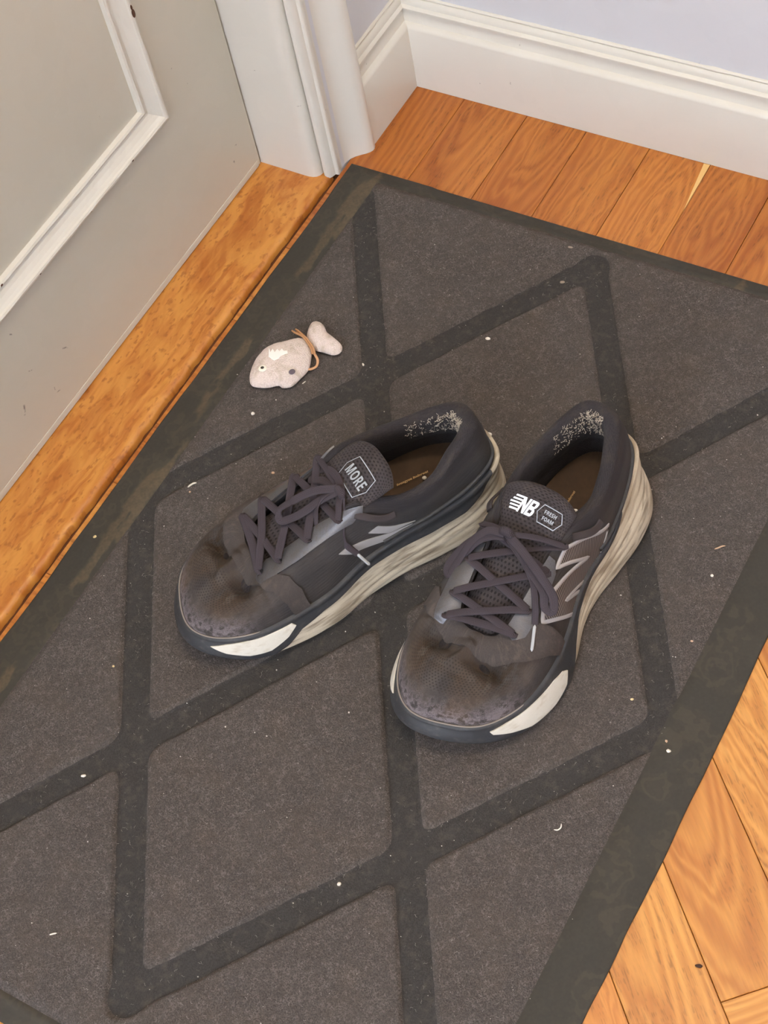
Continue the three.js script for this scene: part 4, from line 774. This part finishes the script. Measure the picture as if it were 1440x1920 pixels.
{
  // litter: each bit that can be told apart
  const pale = std({ color: 0xe6dfd2, roughness: 0.8 }), tan = std({ color: 0xc9a98c, roughness: 0.9 }), yellow = std({ color: 0xddc896, roughness: 0.8 }), dirt = std({ color: 0x9a8d7e, roughness: 1 }), brown = std({ color: 0x3a2115, roughness: 0.7 });
  seed = 900;
  const lump = (rx, ry, rz) => { const g = mergeVertices(new THREE.IcosahedronGeometry(1, 2).deleteAttribute('uv').deleteAttribute('normal')); const p = g.attributes.position, o = rnd() * 90; for (let i = 0; i < p.count; i++) { const k = 0.72 + 0.56 * fbm(p.getX(i) * 1.7 + o, p.getY(i) * 1.7 + p.getZ(i) * 1.3 + o, 2); p.setXYZ(i, p.getX(i) * k * rx, p.getY(i) * k * ry, p.getZ(i) * k * rz); } g.computeVertexNormals(); return g; };
  const drop = (name, g, m, x, z, turn, label, y) => { const o = obj(name, g, m); o.position.set(x, y ?? MAT.height(x, z) + 0.0006, z); o.rotation.y = turn; return tag(o, label, 'debris', 'litter on the mat and floor'); };
  const bits = [
    [0.1465, 0.7077, 0.0022, 0.0012, 0.0013, 0.6, pale, 'bright white flake in the dark stripe at the lower left of the mat'],
    [0.0740, 0.4300, 0.0009, 0.0008, 0.0009, 0, tan, 'tiny crumb just below the pinkish sliver on the mat'],
    [0.0807, 0.3291, 0.0017, 0.0013, 0.0016, 0, pale, 'round off-white crumb on the mat below the plush fish'],
    [0.1348, 0.3803, 0.0016, 0.0011, 0.0013, 0.4, tan, 'tan crumb on the mat between the fish and the laces of the left-hand shoe'],
    [0.0166, 0.5062, 0.0017, 0.0010, 0.0012, 1.1, yellow, 'small pale crumb on the rubber border beside the door sill'],
    [0.2458, 0.1633, 0.0022, 0.0011, 0.0017, 0.2, pale, 'flaky pale crumb in the upper diagonal stripe of the mat'],
    [0.3876, 0.6949, 0.0018, 0.0013, 0.0015, 0.9, pale, 'off-white crumb at the crossing of stripes below both shoes'],
    [0.5702, 0.4836, 0.0021, 0.0013, 0.0014, 0.3, pale, 'pale crumb beside the right-hand corner of the mat stripes'],
    [0.5655, 0.4765, 0.0016, 0.0009, 0.0011, 2.2, tan, 'greyish crumb just above the pale one at the right-hand stripe corner'],
    [0.5388, 0.3217, 0.0013, 0.0012, 0.0013, 0, pale, 'round white bead-like crumb right of the right-hand shoe'],
    [0.5265, 0.4556, 0.0014, 0.0010, 0.0011, 0.5, yellow, 'yellowish crumb on the mat beside the toe of the right-hand shoe'],
    [0.1123, 0.6121, 0.0011, 0.0008, 0.0010, 0, yellow, 'tiny yellowish crumb on the mat left of the left-hand shoe'],
    [0.1477, 0.2345, 0.0019, 0.0007, 0.0010, -0.7, pale, 'white speck on the mat right of the plush fish'],
    [0.5485, 0.3866, 0.0012, 0.0009, 0.0009, 0.4, tan, 'small tan crumb on the mat near its right border'],
    [0.2680, 0.0290, 0.0026, 0.0008, 0.0012, 0.1, dirt, 'tan smear of dried dirt at the back edge of the mat'],
    [0.2790, 0.0700, 0.0022, 0.0006, 0.0016, 0.4, dirt, 'flat dirt crumb near the tip of the upper diagonal stripe'],
  ];
  for (const [x, z, a, b, c, t, m, label] of bits) drop('crumb', lump(a, b, c), m, x, z, t, label);
  drop('crumb', lump(0.0030, 0.0013, 0.0014), brown, 0.6586, 0.6311, 0.35, 'dark brown crumb lying on the oak floor', 0.0008);
  drop('crumb', lump(0.0022, 0.0014, 0.0018), pale, 0.2874, 0.3565, 0.3, 'pale crumb lying on the insole inside the left-hand shoe', 0.0552);
  drop('crumb', lump(0.0030, 0.0018, 0.0022), pale, 0.3246, 0.3026, 0.6, 'white chip stuck behind the heel of the left-hand shoe', 0.0705);
  drop('crumb', lump(0.0020, 0.0014, 0.0016), pale, 0.4383, 0.3657, 0.2, 'pale crumb on the collar of the shoe with the outlined letter', 0.1066);
  const thread = (pts, w, m, x, z, turn, label) => drop('thread', cordGeo(pts, w, w * 0.8, undefined, 8, 0.2), m, x, z, turn, label);
  thread([[-0.0045, 0, 0.001], [-0.001, 0.0006, 0], [0.002, 0.0009, -0.0004], [0.0048, 0.0004, 0]], 0.0016, pale, 0.0715, 0.4225, 0.85, 'pinkish white sliver on the mat left of the left-hand shoe');
  thread([[-0.003, 0, 0.0025], [0, 0.0002, 0.0030], [0.0026, 0.0008, 0.0014], [0.0032, 0.0010, -0.0018]], 0.0010, pale, 0.5199, 0.5800, 0.5, 'curled white thread on the mat below the toe of the right-hand shoe');
  thread([[-0.005, 0, 0], [-0.0015, 0.0006, 0.0002], [0.0018, 0.0008, -0.0002], [0.005, 0.0003, 0]], 0.0013, tan, 0.5340, 0.2931, 0.75, 'straight pinkish splinter on the mat near its right border');
  thread([[-0.003, 0, 0.0005], [0, 0.0005, 0], [0.003, 0.0002, -0.0006]], 0.0012, pale, 0.2048, 0.8308, 0.5, 'short white sliver at the lower left of the mat');
  thread([[-0.0022, 0, 0], [0, 0.0005, 0.0003], [0.0024, 0.0002, 0]], 0.0009, pale, 0.1073, 0.2779, 1.2, 'short pale thread on the mat under the belly of the plush fish');
  // lint: fine hairs and specks nobody could count
  const hair = cordGeo([[-0.0018, 0, 0.0003], [-0.0006, 0.0004, -0.0004], [0.0007, 0.0005, 0.0004], [0.0018, 0, -0.0003]], 0.00018, 0.00016, undefined, 2), lintMat = std({ color: 0xa9a29a, roughness: 1 });
  const N = 5000, im = new THREE.InstancedMesh(hair, lintMat, N), q = new THREE.Quaternion(), m = new THREE.Matrix4(), col = new THREE.Color();
  for (let i = 0; i < N; i++) {
    let x, z; do { x = rr(0.05, 0.55); z = rr(0.02, 0.88); } while (rnd() > 0.25 + 1.1 * sstep(0.35, 0.7, fbm(x * 14, z * 14, 3)) * mixn(0.5, 1, z / 0.9));
    q.setFromEuler(new THREE.Euler(rr(-0.4, 0.4), rr(0, PI2), rr(-0.4, 0.4))); const s = rr(0.25, 0.9); m.compose(V(x, MAT.height(x, z) + 0.0002, z), q, V(s, s, s)); im.setMatrixAt(i, m); im.setColorAt(i, col.setScalar(rr(0.45, 1.0)));
  }
  im.name = 'lint'; im.userData = { kind: 'stuff', label: 'fine pale lint and hairs scattered over the pile of the doormat', category: 'lint' }; im.receiveShadow = true; scene.add(im);
  const speck = new THREE.IcosahedronGeometry(0.00055, 0), S = 420, im2 = new THREE.InstancedMesh(speck, std({ color: 0xd8d0c4, roughness: 0.9 }), S);
  for (let i = 0; i < S; i++) { const x = rr(0.03, 0.57), z = rr(0.02, 0.88), s = 0.45 + 0.9 * Math.pow(rnd(), 3); q.setFromEuler(new THREE.Euler(rnd() * 6, rnd() * 6, 0)); m.compose(V(x, MAT.height(x, z) + 0.0003, z), q, V(s, s * 0.7, s * rr(0.7, 1.4))); im2.setMatrixAt(i, m); im2.setColorAt(i, col.setScalar(rr(0.5, 1))); }
  im2.name = 'grit'; im2.userData = { kind: 'stuff', label: 'pale specks of grit sprinkled over the doormat', category: 'grit' }; scene.add(im2);
}

renderer.render(scene, camera);
